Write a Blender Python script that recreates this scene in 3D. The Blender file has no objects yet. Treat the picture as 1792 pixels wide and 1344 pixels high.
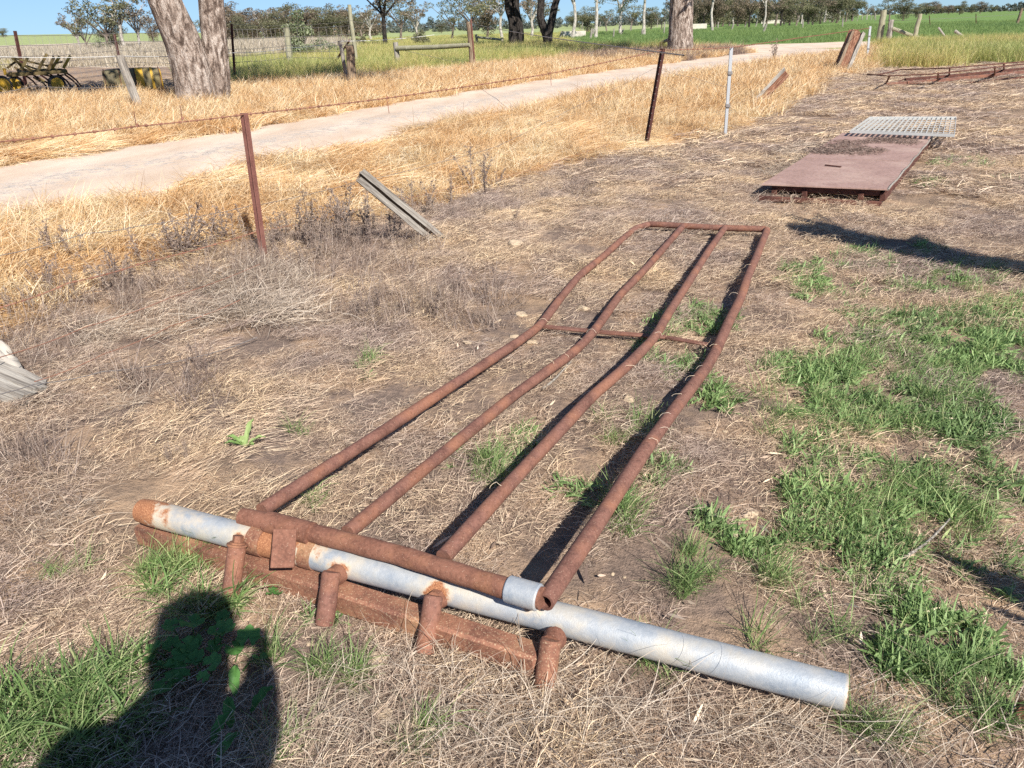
import bpy, math, random
import numpy as np
from mathutils import Matrix, Vector
random.seed(7)
RS = np.random.RandomState(11)
sc = bpy.context.scene
COL = sc.collection

# ---------------------------------------------------------------- camera
F_PX, PITCH, ROLL = 1346.0, math.atan(627 / 1346.0), math.radians(1.8)
CAM = np.array([0.0, 0.0, 1.6])
FW = np.array([0, math.cos(PITCH), -math.sin(PITCH)])
_r0 = np.array([1.0, 0, 0]); _u0 = np.cross(_r0, FW)
RT = _r0 * math.cos(ROLL) - _u0 * math.sin(ROLL)
UP = _u0 * math.cos(ROLL) + _r0 * math.sin(ROLL)
cam_d = bpy.data.cameras.new('camera'); cam = bpy.data.objects.new('camera', cam_d); COL.objects.link(cam)
cam_d.sensor_width = 36; cam_d.lens = 36 * F_PX / 1792; cam_d.clip_start = 0.05; cam_d.clip_end = 6000
cam.matrix_world = Matrix(((RT[0], UP[0], -FW[0], 0), (RT[1], UP[1], -FW[1], 0), (RT[2], UP[2], -FW[2], 1.6), (0, 0, 0, 1)))
sc.camera = cam
# ---------------------------------------------------------------- world, sun, exposure
SUN_EL, SHAD_AZ = math.radians(39.6), math.radians(-25.4)     # elevation; direction shadows fall (from +Y, clockwise)
w = bpy.data.worlds.new('World'); sc.world = w; w.use_nodes = True
nt = w.node_tree; bgn = nt.nodes['Background']
sky = nt.nodes.new('ShaderNodeTexSky'); sky.sky_type = 'NISHITA'; sky.sun_disc = False
sky.sun_elevation = SUN_EL; sky.sun_rotation = SHAD_AZ + math.pi
sky.air_density = 0.75; sky.dust_density = 0.0; sky.ozone_density = 4.0; sky.altitude = 200
# soft shoulder on the sky's radiance, the way a phone holds back its brightest part: c / (1 + k c)
kv = nt.nodes.new('ShaderNodeVectorMath'); kv.operation = 'MULTIPLY_ADD'; kv.inputs[1].default_value = (.2, .1, .045); kv.inputs[2].default_value = (1, 1, 1)
dv = nt.nodes.new('ShaderNodeVectorMath'); dv.operation = 'DIVIDE'
nt.links.new(sky.outputs[0], kv.inputs[0]); nt.links.new(sky.outputs[0], dv.inputs[0]); nt.links.new(kv.outputs[0], dv.inputs[1])
nt.links.new(dv.outputs[0], bgn.inputs[0]); bgn.inputs[1].default_value = 0.09
sl = bpy.data.lights.new('sun', 'SUN'); sl.energy = 5.0; sl.angle = math.radians(0.55); sl.color = (1.0, 0.955, 0.88)
so = bpy.data.objects.new('sun', sl); COL.objects.link(so)
SUNV = Vector((-math.sin(SHAD_AZ) * math.cos(SUN_EL), -math.cos(SHAD_AZ) * math.cos(SUN_EL), math.sin(SUN_EL)))
so.rotation_euler = SUNV.to_track_quat('Z', 'Y').to_euler()
sc.view_settings.view_transform = 'Standard'; sc.view_settings.look = 'None'
sc.view_settings.exposure = 0.74; sc.view_settings.gamma = 1; sc.view_settings.use_curve_mapping = False
sc.render.engine = 'CYCLES'
sc.cycles.max_bounces = 5; sc.cycles.diffuse_bounces = 3; sc.cycles.glossy_bounces = 2; sc.cycles.transmission_bounces = 3
sc.cycles.transparent_max_bounces = 4; sc.cycles.use_denoising = False

# ---------------------------------------------------------------- geometry of the place
def ray(x, y):
    d = FW * F_PX + RT * (x - 896) - UP * (y - 672)
    return d / np.linalg.norm(d)
def at(x, y, z=0.0):
    d = ray(x, y); t = (z - 1.6) / d[2]
    return CAM + d * t
def ppm(P): return F_PX / float((np.asarray(P, float) - CAM) @ FW)      # picture pixels per metre at a point
def atd(x, dist):                 # a ground point at a given distance in the direction of a column
    yh = 45 - (x - 896) * 0.0314
    d = ray(x, yh); n = np.array([d[0], d[1]]); n /= np.linalg.norm(n)
    return n[0] * dist, n[1] * dist, yh
_tab = RS.rand(256, 256)
def vn(x, y):
    x = np.asarray(x, float); y = np.asarray(y, float)
    xi = np.floor(x).astype(int); yi = np.floor(y).astype(int)
    fx = x - xi; fy = y - yi; fx = fx * fx * (3 - 2 * fx); fy = fy * fy * (3 - 2 * fy)
    a = _tab[xi & 255, yi & 255]; b = _tab[(xi + 1) & 255, yi & 255]
    c = _tab[xi & 255, (yi + 1) & 255]; d = _tab[(xi + 1) & 255, (yi + 1) & 255]
    return (a * (1 - fx) + b * fx) * (1 - fy) + (c * (1 - fx) + d * fx) * fy
def fbm(x, y, s=1.0, o=4):
    x = np.asarray(x, float) * s; y = np.asarray(y, float) * s; r = 0; a = .5; t = 0
    for i in range(o):
        r = r + a * vn(x + 17.3 * i, y + 5.1 * i); t += a; a *= .5; x = x * 2.03; y = y * 2.03
    return r / t
def sstep(a, b, x):
    t = np.clip((x - a) / (b - a), 0, 1); return t * t * (3 - 2 * t)
def G(pts): return np.array([at(*p)[:2] for p in pts])
def inside(poly, x, y):
    x = np.asarray(x, float); y = np.asarray(y, float); r = np.zeros(x.shape, bool)
    n = len(poly); j = n - 1
    for i in range(n):
        xi, yi = poly[i]; xj, yj = poly[j]
        c = ((yi > y) != (yj > y)) & (x < (xj - xi) * (y - yi) / (yj - yi + 1e-12) + xi)
        r ^= c; j = i
    return r
L_PX = [(-700, 640), (-400, 520), (0, 392), (200, 358), (450, 304), (700, 247), (900, 200), (1100, 155), (1250, 128), (1350, 112), (1480, 97), (1560, 86)]
U_PX = [(-700, 470), (-400, 390), (0, 290), (200, 263), (450, 222), (700, 180), (850, 155), (1000, 133), (1150, 112), (1230, 103), (1290, 95), (1310, 86)]
B_PX = [(-900, 1000), (-500, 780), (0, 590), (120, 525), (300, 455), (450, 420), (600, 385), (800, 345), (900, 318), (1000, 292), (1130, 262), (1270, 232), (1340, 192), (1400, 162), (1470, 130), (1545, 121)]
T_PX = [(-700, 300), (-300, 235), (0, 176), (200, 172), (400, 158), (600, 140), (700, 131), (850, 120), (1000, 103), (1080, 96), (1220, 87)]
ROAD = np.vstack([G(L_PX), G(U_PX)[::-1]])
CROSS = G([(1225, 87), (1222, 81.5), (1300, 79), (1480, 73.5), (1600, 70.5), (1760, 66.5), (2100, 57), (2100, 62), (1760, 71), (1600, 77), (1480, 82), (1320, 88)])
GOLD = np.vstack([G(L_PX), G(B_PX)[::-1]])
GOLD2 = np.vstack([G(U_PX), G(T_PX)[::-1]])
RTALL = G([(1500, 126), (1545, 121), (1650, 118), (1792, 109), (2300, 88), (2300, 66), (1792, 72), (1560, 80), (1480, 97)])
PALE = G([(-500, 170), (-500, 98), (0, 84), (250, 75), (450, 73), (600, 76), (590, 98), (440, 112), (300, 118), (0, 120)])
MID = G([(-700, 300), (-300, 235), (0, 176), (200, 172), (400, 158), (600, 140), (700, 131), (850, 120), (1000, 103), (1080, 96), (1222, 87), (1230, 78), (1000, 80), (860, 76), (570, 80), (200, 100), (-300, 110)])
CROP = G([(1000, 90), (1225, 86), (1480, 73), (2300, 52), (2300, 1.5), (1792, 20), (1480, 31), (1250, 42), (1010, 58), (985, 75)])
BARE = G([(-500, 140), (-300, 124), (0, 122), (150, 118), (330, 117), (340, 160), (300, 174), (0, 178), (-300, 215), (-500, 240)])
# yard (0) gold(1) road verge/road(2) mid green(3) pale(4) crop(5) hill(6) right tall(7)
def zone(x, y, warp=True):
    x = np.asarray(x, float); y = np.asarray(y, float)
    r = np.hypot(x, y)
    if warp:
        a = np.clip(r * .02, .08, 1.2)
        x = x + (fbm(x, y, .9, 3) - .5) * a * 2.2; y = y + (fbm(x + 40, y, .9, 3) - .5) * a * 2.2
    z = np.where(r > 38, 6, 0)
    z = np.where(inside(MID, x, y), 3, z)
    z = np.where(inside(PALE, x, y), 4, z)
    z = np.where(inside(CROP, x, y), 5, z)
    z = np.where(inside(RTALL, x, y), 7, z)
    z = np.where(inside(GOLD2, x, y), 1, z)
    z = np.where(inside(BARE, x, y), 0, z)
    z = np.where(inside(GOLD, x, y), 1, z)
    z = np.where(inside(ROAD, x, y) | inside(CROSS, x, y), 2, z)
    return z
FD = np.array([3.93, 5.35]) / math.hypot(3.93, 5.35); FN = np.array([-FD[1], FD[0]])
def height(x, y):
    x = np.asarray(x, float); y = np.asarray(y, float); r = np.hypot(x, y)
    side = (x + 1.93) * FN[0] + (y - 5.95) * FN[1]          # > 0 beyond the fence
    m = sstep(0.6, -0.8, side) * sstep(45, 25, r)
    h = m * ((fbm(x, y, 1.3, 4) - .5) * .05 + (fbm(x + 9, y + 3, 6, 2) - .5) * .022)
    az = np.arctan2(x, y)
    h = h + sstep(150, 800, r) * (5.5 * sstep(-.05, -.6, az) + .8) * sstep(3.0, 1.6, np.abs(az))
    return h
def hz(x, y): return float(height(x, y))

# ---------------------------------------------------------------- mesh helpers
class MB:
    def __init__(s): s.v = []; s.f = []; s.n = 0; s.smooth = True
    def add(s, v, f):
        v = np.asarray(v, float).reshape(-1, 3)
        s.v.append(v); s.f += [tuple(i + s.n for i in q) for q in f]; s.n += len(v); return s
    def tube(s, pts, rad, n=10, caps=True, jit=0, flat=None):
        pts = np.asarray(pts, float); m = len(pts); rad = np.broadcast_to(np.asarray(rad, float), (m,))
        T = np.gradient(pts, axis=0); T /= np.linalg.norm(T, axis=1)[:, None] + 1e-12
        ref = np.array([0, 0, 1.0]) if abs(T[0][2]) < .9 else np.array([1.0, 0, 0])
        a = ref - T[0] * (ref @ T[0]); a /= np.linalg.norm(a); V = []
        for i in range(m):
            a = a - T[i] * (a @ T[i]); a /= np.linalg.norm(a); b = np.cross(T[i], a)
            for k in range(n):
                q = 2 * math.pi * k / n; rr = rad[i] * (1 + (jit * (RS.rand() - .5) if jit else 0))
                V.append(pts[i] + (a * math.cos(q) + b * math.sin(q)) * rr)
        Fc = [(i * n + k, i * n + (k + 1) % n, (i + 1) * n + (k + 1) % n, (i + 1) * n + k) for i in range(m - 1) for k in range(n)]
        if caps: Fc += [tuple(range(n))[::-1], tuple((m - 1) * n + k for k in range(n))]
        return s.add(V, Fc)
    def box(s, c, size, R=None, bev=0):
        x, y, z = [q / 2 for q in size]; b = min(bev, x * .9, y * .9, z * .9)
        if b <= 0:
            V = np.array([(i * x, j * y, k * z) for i in (-1, 1) for j in (-1, 1) for k in (-1, 1)])
            Fc = [(0, 1, 3, 2), (4, 6, 7, 5), (0, 4, 5, 1), (2, 3, 7, 6), (0, 2, 6, 4), (1, 5, 7, 3)]
        else:
            import itertools
            V = []; idx = {}
            for sg in itertools.product((-1, 1), repeat=3):
                for ax in range(3):
                    p = [sg[0] * (x - b), sg[1] * (y - b), sg[2] * (z - b)]; p[ax] = sg[ax] * (x, y, z)[ax]
                    idx[(sg, ax)] = len(V); V.append(p)
            Fc = []
            for ax in range(3):
                o = [q for q in range(3) if q != ax]
                for sgn in (-1, 1):
                    q = []
                    for u_, v_ in ((-1, -1), (1, -1), (1, 1), (-1, 1)):
                        g = [0, 0, 0]; g[ax] = sgn; g[o[0]] = u_; g[o[1]] = v_; q.append(idx[(tuple(g), ax)])
                    Fc.append(tuple(q))
                for u_, v_ in itertools.product((-1, 1), repeat=2):
                    g0 = [0, 0, 0]; g0[ax] = -1; g0[o[0]] = u_; g0[o[1]] = v_; g1 = list(g0); g1[ax] = 1
                    Fc.append((idx[(tuple(g0), o[0])], idx[(tuple(g1), o[0])], idx[(tuple(g1), o[1])], idx[(tuple(g0), o[1])]))
            for sg in itertools.product((-1, 1), repeat=3): Fc.append(tuple(idx[(sg, ax)] for ax in range(3)))
            V = np.array(V)
        if R is not None: V = V @ np.asarray(R, float).T
        return s.add(V + np.asarray(c, float), Fc)
    def bar(s, p, q, w_, h_, up=(0, 0, 1), bev=0.004):
        p = np.asarray(p, float); q = np.asarray(q, float); d = q - p; L = np.linalg.norm(d); d /= L
        u_ = np.asarray(up, float); sd = np.cross(u_, d)
        if np.linalg.norm(sd) < 1e-4: sd = np.cross(np.array([1, 0, 0.]), d)
        sd /= np.linalg.norm(sd); u_ = np.cross(d, sd)
        return s.box((p + q) / 2, (L, w_, h_), np.column_stack([d, sd, u_]), bev)
    def build(s, name, m=None, parent=None, smooth=True, recalc=False):
        me = bpy.data.meshes.new(name); V = np.vstack(s.v) if s.v else np.zeros((0, 3))
        me.from_pydata(V.tolist(), [], s.f)
        if recalc:
            import bmesh
            bm = bmesh.new(); bm.from_mesh(me); bmesh.ops.recalc_face_normals(bm, faces=bm.faces); bm.to_mesh(me); bm.free()
        if smooth: 
            me.polygons.foreach_set('use_smooth', [True] * len(me.polygons))
            try: me.set_sharp_from_angle(angle=math.radians(38))
            except Exception: pass
        return mesh_obj(name, me, m, parent)
def mesh_obj(name, me, m=None, parent=None):
    o = bpy.data.objects.new(name, me); COL.objects.link(o)
    if m: me.materials.append(m)
    if parent is not None:
        o.parent = parent; o.matrix_parent_inverse = Matrix.Translation(-Vector(parent.location)) if parent.rotation_euler.z == 0 else parent.matrix_basis.inverted()
    return o
def tag(o, label=None, cat=None, group=None, kind=None):
    if label: o['label'] = label
    if cat: o['category'] = cat
    if group: o['group'] = group
    if kind: o['kind'] = kind
    return o
def thing(name, label, cat, loc=(0, 0, 0), group=None):
    o = bpy.data.objects.new(name, None); COL.objects.link(o); o.location = [float(q) for q in loc]; o.empty_display_size = .1
    return tag(o, label, cat, group)
def copy_thing(o, parent=None):
    c = o.copy(); COL.objects.link(c)
    if parent is not None: c.parent = parent
    for ch in list(o.children): copy_thing(ch, c)
    return c
def fast_mesh(name, V, quads, attrs=None, tris=False):
    me = bpy.data.meshes.new(name); k = 3 if tris else 4
    me.vertices.add(len(V)); me.vertices.foreach_set('co', np.asarray(V, np.float32).ravel())
    me.loops.add(len(quads) * k); me.loops.foreach_set('vertex_index', np.asarray(quads, np.int32).ravel())
    me.polygons.add(len(quads)); me.polygons.foreach_set('loop_start', np.arange(0, len(quads) * k, k, dtype=np.int32))
    me.polygons.foreach_set('loop_total', np.full(len(quads), k, np.int32))
    me.update(calc_edges=True)
    for nme, arr in (attrs or {}).items():
        arr = np.asarray(arr, np.float32)
        if arr.ndim == 1:
            a = me.attributes.new(nme, 'FLOAT', 'POINT'); a.data.foreach_set('value', arr)
        else:
            a = me.attributes.new(nme, 'FLOAT_COLOR', 'POINT'); a.data.foreach_set('color', np.hstack([arr, np.ones((len(arr), 1))]).astype(np.float32).ravel())
    return me

# ---------------------------------------------------------------- materials
class NT:
    def __init__(s, name):
        s.m = bpy.data.materials.new(name); s.m.use_nodes = True; s.t = s.m.node_tree; s.t.nodes.clear()
        s.out = s.t.nodes.new('ShaderNodeOutputMaterial')
    def n(s, typ, **kw):
        nd = s.t.nodes.new('ShaderNode' + typ)
        for k, v in kw.items():
            if k.startswith('i_'): nd.inputs[int(k[2:]) if k[2:].isdigit() else k[2:].replace('_', ' ')].default_value = v
            else: setattr(nd, k, v)
        return nd
    def l(s, a, b): s.t.links.new(a, b)
    def pos(s, scale=(1, 1, 1), obj=False):
        tc = s.n('TexCoord') if obj else s.n('NewGeometry'); mp = s.n('Mapping'); mp.inputs['Scale'].default_value = scale
        s.l(tc.outputs['Object'] if obj else tc.outputs['Position'], mp.inputs[0]); return mp.outputs[0]
    def noise(s, scale, vec=None, detail=4, rough=.55, dist=0):
        nd = s.n('TexNoise'); nd.inputs['Scale'].default_value = scale; nd.inputs['Detail'].default_value = detail
        nd.inputs['Roughness'].default_value = rough; nd.inputs['Distortion'].default_value = dist
        s.l(vec if vec is not None else s.pos(), nd.inputs['Vector']); return nd.outputs[0]
    def ramp(s, fac, stops, interp='LINEAR'):
        nd = s.n('ValToRGB'); e = nd.color_ramp; e.interpolation = interp
        while len(e.elements) < len(stops): e.elements.new(.5)
        for q, (p, c) in zip(e.elements, stops): q.position = p; q.color = (*c, 1) if len(c) == 3 else c
        s.l(fac, nd.inputs[0]); return nd.outputs[0]
    def mix(s, fac, a, b, mode='MIX'):
        nd = s.n('Mix', data_type='RGBA', blend_type=mode)
        for v, i in ((fac, 0), (a, 6), (b, 7)):
            if isinstance(v, (int, float)): nd.inputs[i].default_value = v
            elif isinstance(v, tuple): nd.inputs[i].default_value = (*v, 1)
            else: s.l(v, nd.inputs[i])
        return nd.outputs[2]
    def math(s, op, a, b=0.0, clamp=False):
        nd = s.n('Math', operation=op, use_clamp=clamp)
        for v, i in ((a, 0), (b, 1)):
            if isinstance(v, (int, float)): nd.inputs[i].default_value = v
            else: s.l(v, nd.inputs[i])
        return nd.outputs[0]
    def attr(s, name): nd = s.n('Attribute', attribute_name=name); return nd
    def bump(s, h, strength=.5, dist=.01):
        nd = s.n('Bump'); nd.inputs['Strength'].default_value = strength; nd.inputs['Distance'].default_value = dist
        s.l(h, nd.inputs['Height']); return nd.outputs[0]
    def done(s, color, rough=.8, metal=0.0, bump=None, spec=.4, transl=0.0):
        p = s.n('BsdfPrincipled'); p.inputs['Specular IOR Level'].default_value = spec
        for v, k in ((color, 'Base Color'), (rough, 'Roughness'), (metal, 'Metallic')):
            if isinstance(v, (int, float)): p.inputs[k].default_value = v
            elif isinstance(v, tuple): p.inputs[k].default_value = (*v, 1)
            else: s.l(v, p.inputs[k])
        if bump is not None: s.l(bump, p.inputs['Normal'])
        if transl:
            t = s.n('BsdfTranslucent'); mx = s.n('MixShader'); mx.inputs[0].default_value = transl
            if isinstance(color, tuple): t.inputs[0].default_value = (*color, 1)
            else: s.l(color, t.inputs[0])
            s.l(p.outputs[0], mx.inputs[1]); s.l(t.outputs[0], mx.inputs[2]); s.l(mx.outputs[0], s.out.inputs[0])
        else: s.l(p.outputs[0], s.out.inputs[0])
        return s.m
def straw_mat(name, stops, tint_scale, ta, tb, tstr=.5, transl=.22, rough=.75):
    t = NT(name); c = t.ramp(t.attr('rnd').outputs['Fac'], stops)
    nz = t.ramp(t.noise(tint_scale, detail=3), [(.38, ta), (.62, tb)])
    c = t.mix(tstr, c, nz, 'MULTIPLY')
    return t.done(c, rough, transl=transl, spec=.25)
def rust_mat(name, a=(.115, .048, .034), b=(.215, .092, .062), c=(.36, .16, .07), speck=(.5, .36, .26), sp=.64, rough=.82, scale=1):
    t = NT(name); v = t.pos(obj=True)
    n1 = t.noise(14 * scale, v, 5, .6); n2 = t.noise(85 * scale, v, 4, .75); n3 = t.noise(6 * scale, v, 4, .6); n4 = t.noise(230 * scale, v, 2, .6)
    col = t.ramp(n1, [(.3, a), (.6, b)]); col = t.mix(t.ramp(n3, [(.48, (0, 0, 0)), (.66, (.8, .8, .8))]), col, c)
    col = t.mix(t.ramp(n2, [(.48, (0, 0, 0)), (.66, (.5, .5, .5))]), col, tuple(min(1, q * 1.35) for q in b)); col = t.mix(t.ramp(n2, [(.34, (.5, .5, .5)), (.46, (0, 0, 0))]), col, tuple(q * .6 for q in a))
    col = t.mix(t.ramp(n4, [(sp, (0, 0, 0)), (sp + .08, (.55, .55, .55))]), col, speck)
    h = t.math('ADD', t.math('MULTIPLY', n2, .7), t.math('MULTIPLY', n1, .6))
    return t.done(col, rough, bump=t.bump(h, .55, .004), spec=.3)
def wood_mat(name, a, b, c, sc_=1, axis=2, deep=.012):
    t = NT(name); s_ = [60 * sc_] * 3; s_[axis] = 3 * sc_
    v = t.pos(tuple(s_), obj=True); n1 = t.noise(1, v, 5, .6); n2 = t.noise(3 * sc_, t.pos(obj=True), 4)
    col = t.ramp(n1, [(.33, a), (.5, b), (.68, c)]); col = t.mix(t.ramp(n2, [(.4, (0, 0, 0)), (.7, (.45, .45, .45))]), col, a)
    return t.done(col, .9, bump=t.bump(n1, .8, deep), spec=.2)
M = {}
M['rust'] = rust_mat('rust', a=(.105, .047, .035), b=(.19, .09, .066), c=(.27, .12, .07), sp=.63)
M['rust_orange'] = rust_mat('rust_orange', a=(.13, .055, .036), b=(.21, .095, .062), c=(.34, .16, .085), sp=.64)
M['rust_scale'] = rust_mat('rust_scale', a=(.13, .055, .038), b=(.24, .11, .068), c=(.4, .23, .12), speck=(.5, .38, .24), sp=.58, scale=.8)
M['rust_dark'] = rust_mat('rust_dark', a=(.05, .02, .015), b=(.1, .04, .03), c=(.17, .07, .045), sp=.7)
M['plate'] = rust_mat('plate_paint', a=(.28, .175, .14), b=(.35, .225, .185), c=(.44, .31, .25), speck=(.45, .34, .27), sp=.72, rough=.6, scale=.35)
M['wire'] = rust_mat('wire_rust', a=(.16, .07, .045), b=(.26, .12, .08), c=(.34, .17, .11))
M['wire_grey'] = NT('wire_grey').done((.22, .2, .19), .6, .4)
M['wire_white'] = NT('wire_white').done((.75, .75, .72), .5)
M['iron_black'] = rust_mat('post_dark', a=(.03, .012, .012), b=(.07, .025, .02), c=(.12, .045, .03), sp=.7)
M['picket'] = rust_mat('picket_paint', a=(.11, .045, .035), b=(.17, .07, .055), c=(.2, .09, .07), sp=.68)
M['wood_grey'] = wood_mat('wood_grey', (.11, .095, .08), (.3, .27, .235), (.43, .4, .35))
M['wood_brown'] = wood_mat('wood_brown', (.09, .055, .035), (.22, .16, .11), (.36, .29, .21))
M['wood_red'] = wood_mat('wood_red', (.06, .025, .018), (.19, .085, .05), (.38, .24, .16))
M['wood_treated'] = wood_mat('wood_treated', (.17, .155, .1), (.31, .29, .2), (.42, .4, .3))
def galv():
    t = NT('galvanised'); v = t.pos(obj=True); n1 = t.noise(9, v, 5); n2 = t.noise(70, v, 3, .7)
    base = t.ramp(n1, [(.32, (.25, .29, .34)), (.5, (.36, .38, .4)), (.66, (.5, .46, .39))])
    base = t.mix(t.ramp(n2, [(.4, (0, 0, 0)), (.75, (.4, .4, .4))]), base, (.55, .55, .53))
    r = t.attr('rust').outputs['Fac']; nn = t.noise(28, v, 5, .65); nm = t.noise(260, v, 3, .6)
    f = t.ramp(t.math('ADD', r, t.math('MULTIPLY', t.math('SUBTRACT', nn, .5), 1.1)), [(.42, (0, 0, 0)), (.6, (1, 1, 1))])
    pale = t.ramp(t.math('ADD', r, t.math('MULTIPLY', t.math('SUBTRACT', nn, .5), .8)), [(.2, (0, 0, 0)), (.45, (1, 1, 1))])
    base = t.mix(t.math('MULTIPLY', pale, .65), base, (.68, .55, .38))
    rust = t.ramp(nm, [(.35, (.2, .075, .035)), (.6, (.38, .17, .08)), (.75, (.55, .33, .18))])
    col = t.mix(f, base, rust)
    return t.done(col, t.math('ADD', t.math('MULTIPLY', f, .3), .55), t.math('MULTIPLY', t.math('SUBTRACT', 1, f), .25), bump=t.bump(t.math('ADD', n2, nm), .25, .003), spec=.45)
M['galv'] = galv()
M['galv_plain'] = NT('galv_plain').done((.42, .43, .44), .5, .3)
def leafmat(name, stops, transl=.3, sc_=.6, ta=(.75, .75, .7), tb=(1.15, 1.12, 1.0), rough=.55):
    return straw_mat(name, stops, sc_, ta, tb, .7, transl, rough)
M['litter'] = straw_mat('litter', [(0, (.11, .08, .068)), (.3, (.34, .265, .215)), (.6, (.6, .49, .395)), (.85, (.8, .68, .52)), (1, (.9, .83, .7))], 1.1, (.84, .79, .82), (1.2, 1.1, .92), .95)
M['straw'] = straw_mat('straw', [(0, (.33, .19, .09)), (.3, (.6, .41, .2)), (.6, (.8, .63, .38)), (1, (.95, .87, .68))], 1.3, (.88, .7, .54), (1.05, 1.06, 1.08), .85, .3)
M['pale_straw'] = straw_mat('pale_straw', [(0, (.26, .2, .15)), (.5, (.5, .42, .33)), (1, (.74, .66, .55))], 2, (.85, .8, .8), (1.1, 1.05, 1), .6)
M['pale_field'] = straw_mat('pale_field', [(0, (.26, .22, .16)), (.5, (.45, .39, .3)), (1, (.62, .55, .45))], .15, (.8, .8, .75), (1.1, 1.05, 1), .6)
M['green'] = leafmat('green_leaf', [(0, (.1, .17, .06)), (.45, (.2, .31, .12)), (.85, (.33, .44, .2)), (1, (.5, .5, .25))], .25, 1.3)
M['grass_green'] = leafmat('green_grass', [(0, (.09, .16, .05)), (.5, (.19, .3, .1)), (.85, (.36, .44, .2)), (1, (.6, .55, .32))], .3, 1.0)
M['crop'] = leafmat('crop_green', [(0, (.11, .18, .06)), (.5, (.18, .27, .09)), (1, (.3, .38, .15))], .3, .04, (.8, .85, .8), (1.2, 1.12, 1.0))
M['yellow_green'] = leafmat('yellow_green', [(0, (.2, .25, .08)), (.4, (.34, .38, .13)), (.75, (.52, .46, .2)), (1, (.75, .62, .4))], .3, .12, (.85, .95, .75), (1.25, 1.05, .9))
M['brush'] = straw_mat('brush', [(0, (.1, .075, .06)), (.5, (.22, .16, .13)), (1, (.38, .3, .25))], .5, (.8, .8, .8), (1.1, 1, 1), .5)
M['weed'] = straw_mat('weed', [(0, (.13, .09, .07)), (.5, (.3, .23, .185)), (1, (.58, .5, .42))], 3, (.85, .8, .85), (1.1, 1.05, 1), .6)
M['mallow'] = leafmat('mallow_leaf', [(0, (.05, .15, .035)), (1, (.13, .28, .08))], .25, 14)
def bark(name, a, b, c, s_=1):
    t = NT(name); v = t.pos((8 * s_, 8 * s_, 2.6 * s_), obj=True); n1 = t.noise(1.2, v, 6, .65, .6); n2 = t.noise(1.1 * s_, t.pos(obj=True), 4)
    n3 = t.noise(30 * s_, t.pos((1, 1, .5), obj=True), 4, .6)
    col = t.ramp(n1, [(.4, a), (.5, b), (.6, c)]); col = t.mix(t.ramp(n2, [(.42, (0, 0, 0)), (.65, (.3, .3, .3))]), col, b)
    col = t.mix(t.math('MULTIPLY', n3, .35), col, a)
    return t.done(col, .95, bump=t.bump(t.math('ADD', n1, t.math('MULTIPLY', n3, .5)), 1.0, .12), spec=.15)
M['bark'] = bark('bark', (.1, .07, .055), (.36, .28, .23), (.62, .53, .46), 1.0)
M['bark_dark'] = bark('bark_dark', (.018, .015, .014), (.04, .034, .03), (.09, .075, .065))
M['bark_pale'] = bark('bark_pale', (.25, .22, .19), (.45, .41, .36), (.6, .56, .5), .5)
M['bark_grey'] = bark('bark_grey', (.08, .065, .055), (.21, .165, .13), (.34, .28, .23), .8)
M['gum'] = leafmat('gum_leaf', [(0, (.075, .085, .045)), (.5, (.14, .15, .085)), (1, (.25, .24, .16))], .15, .09, (.75, .7, .7), (1.2, 1.1, .95))
M['gum_brown'] = leafmat('gum_leaf_brown', [(0, (.085, .07, .05)), (.5, (.16, .13, .09)), (1, (.27, .21, .16))], .15, .09, (.8, .8, .75), (1.15, 1.1, 1))
M['gum_light'] = leafmat('gum_leaf_light', [(0, (.1, .13, .06)), (.5, (.2, .24, .13)), (1, (.36, .38, .27))], .2, .5)
M['gum_far'] = leafmat('gum_leaf_far', [(0, (.08, .1, .085)), (1, (.14, .15, .14))], .1, .03)
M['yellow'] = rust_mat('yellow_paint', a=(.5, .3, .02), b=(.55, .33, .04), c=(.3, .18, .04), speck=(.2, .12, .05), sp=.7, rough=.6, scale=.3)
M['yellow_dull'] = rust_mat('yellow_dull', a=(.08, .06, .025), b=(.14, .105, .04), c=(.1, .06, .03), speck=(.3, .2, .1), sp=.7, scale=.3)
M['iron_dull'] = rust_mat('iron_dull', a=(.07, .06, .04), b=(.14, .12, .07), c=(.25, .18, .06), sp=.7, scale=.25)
M['grate'] = NT('grate_zinc').done((.47, .47, .45), .6, .1)
M['tyre'] = NT('tyre').done((.025, .025, .025), .8)
M['concrete'] = rust_mat('concrete', a=(.46, .42, .35), b=(.55, .51, .44), c=(.4, .36, .3), speck=(.3, .28, .25), sp=.7, rough=.9, scale=.2)
M['rock'] = rust_mat('limestone', a=(.4, .3, .2), b=(.5, .4, .28), c=(.38, .25, .16), speck=(.6, .5, .38), sp=.62, rough=.95, scale=2)
M['cloth'] = NT('plastic_sheet').done((.6, .54, .46), .6, transl=.1)
M['shirt'] = NT('shirt').done((.1, .14, .22), .85)
M['skin'] = NT('skin').done((.5, .3, .22), .6)
M['phone'] = NT('phone').done((.02, .02, .025), .3)

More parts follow.
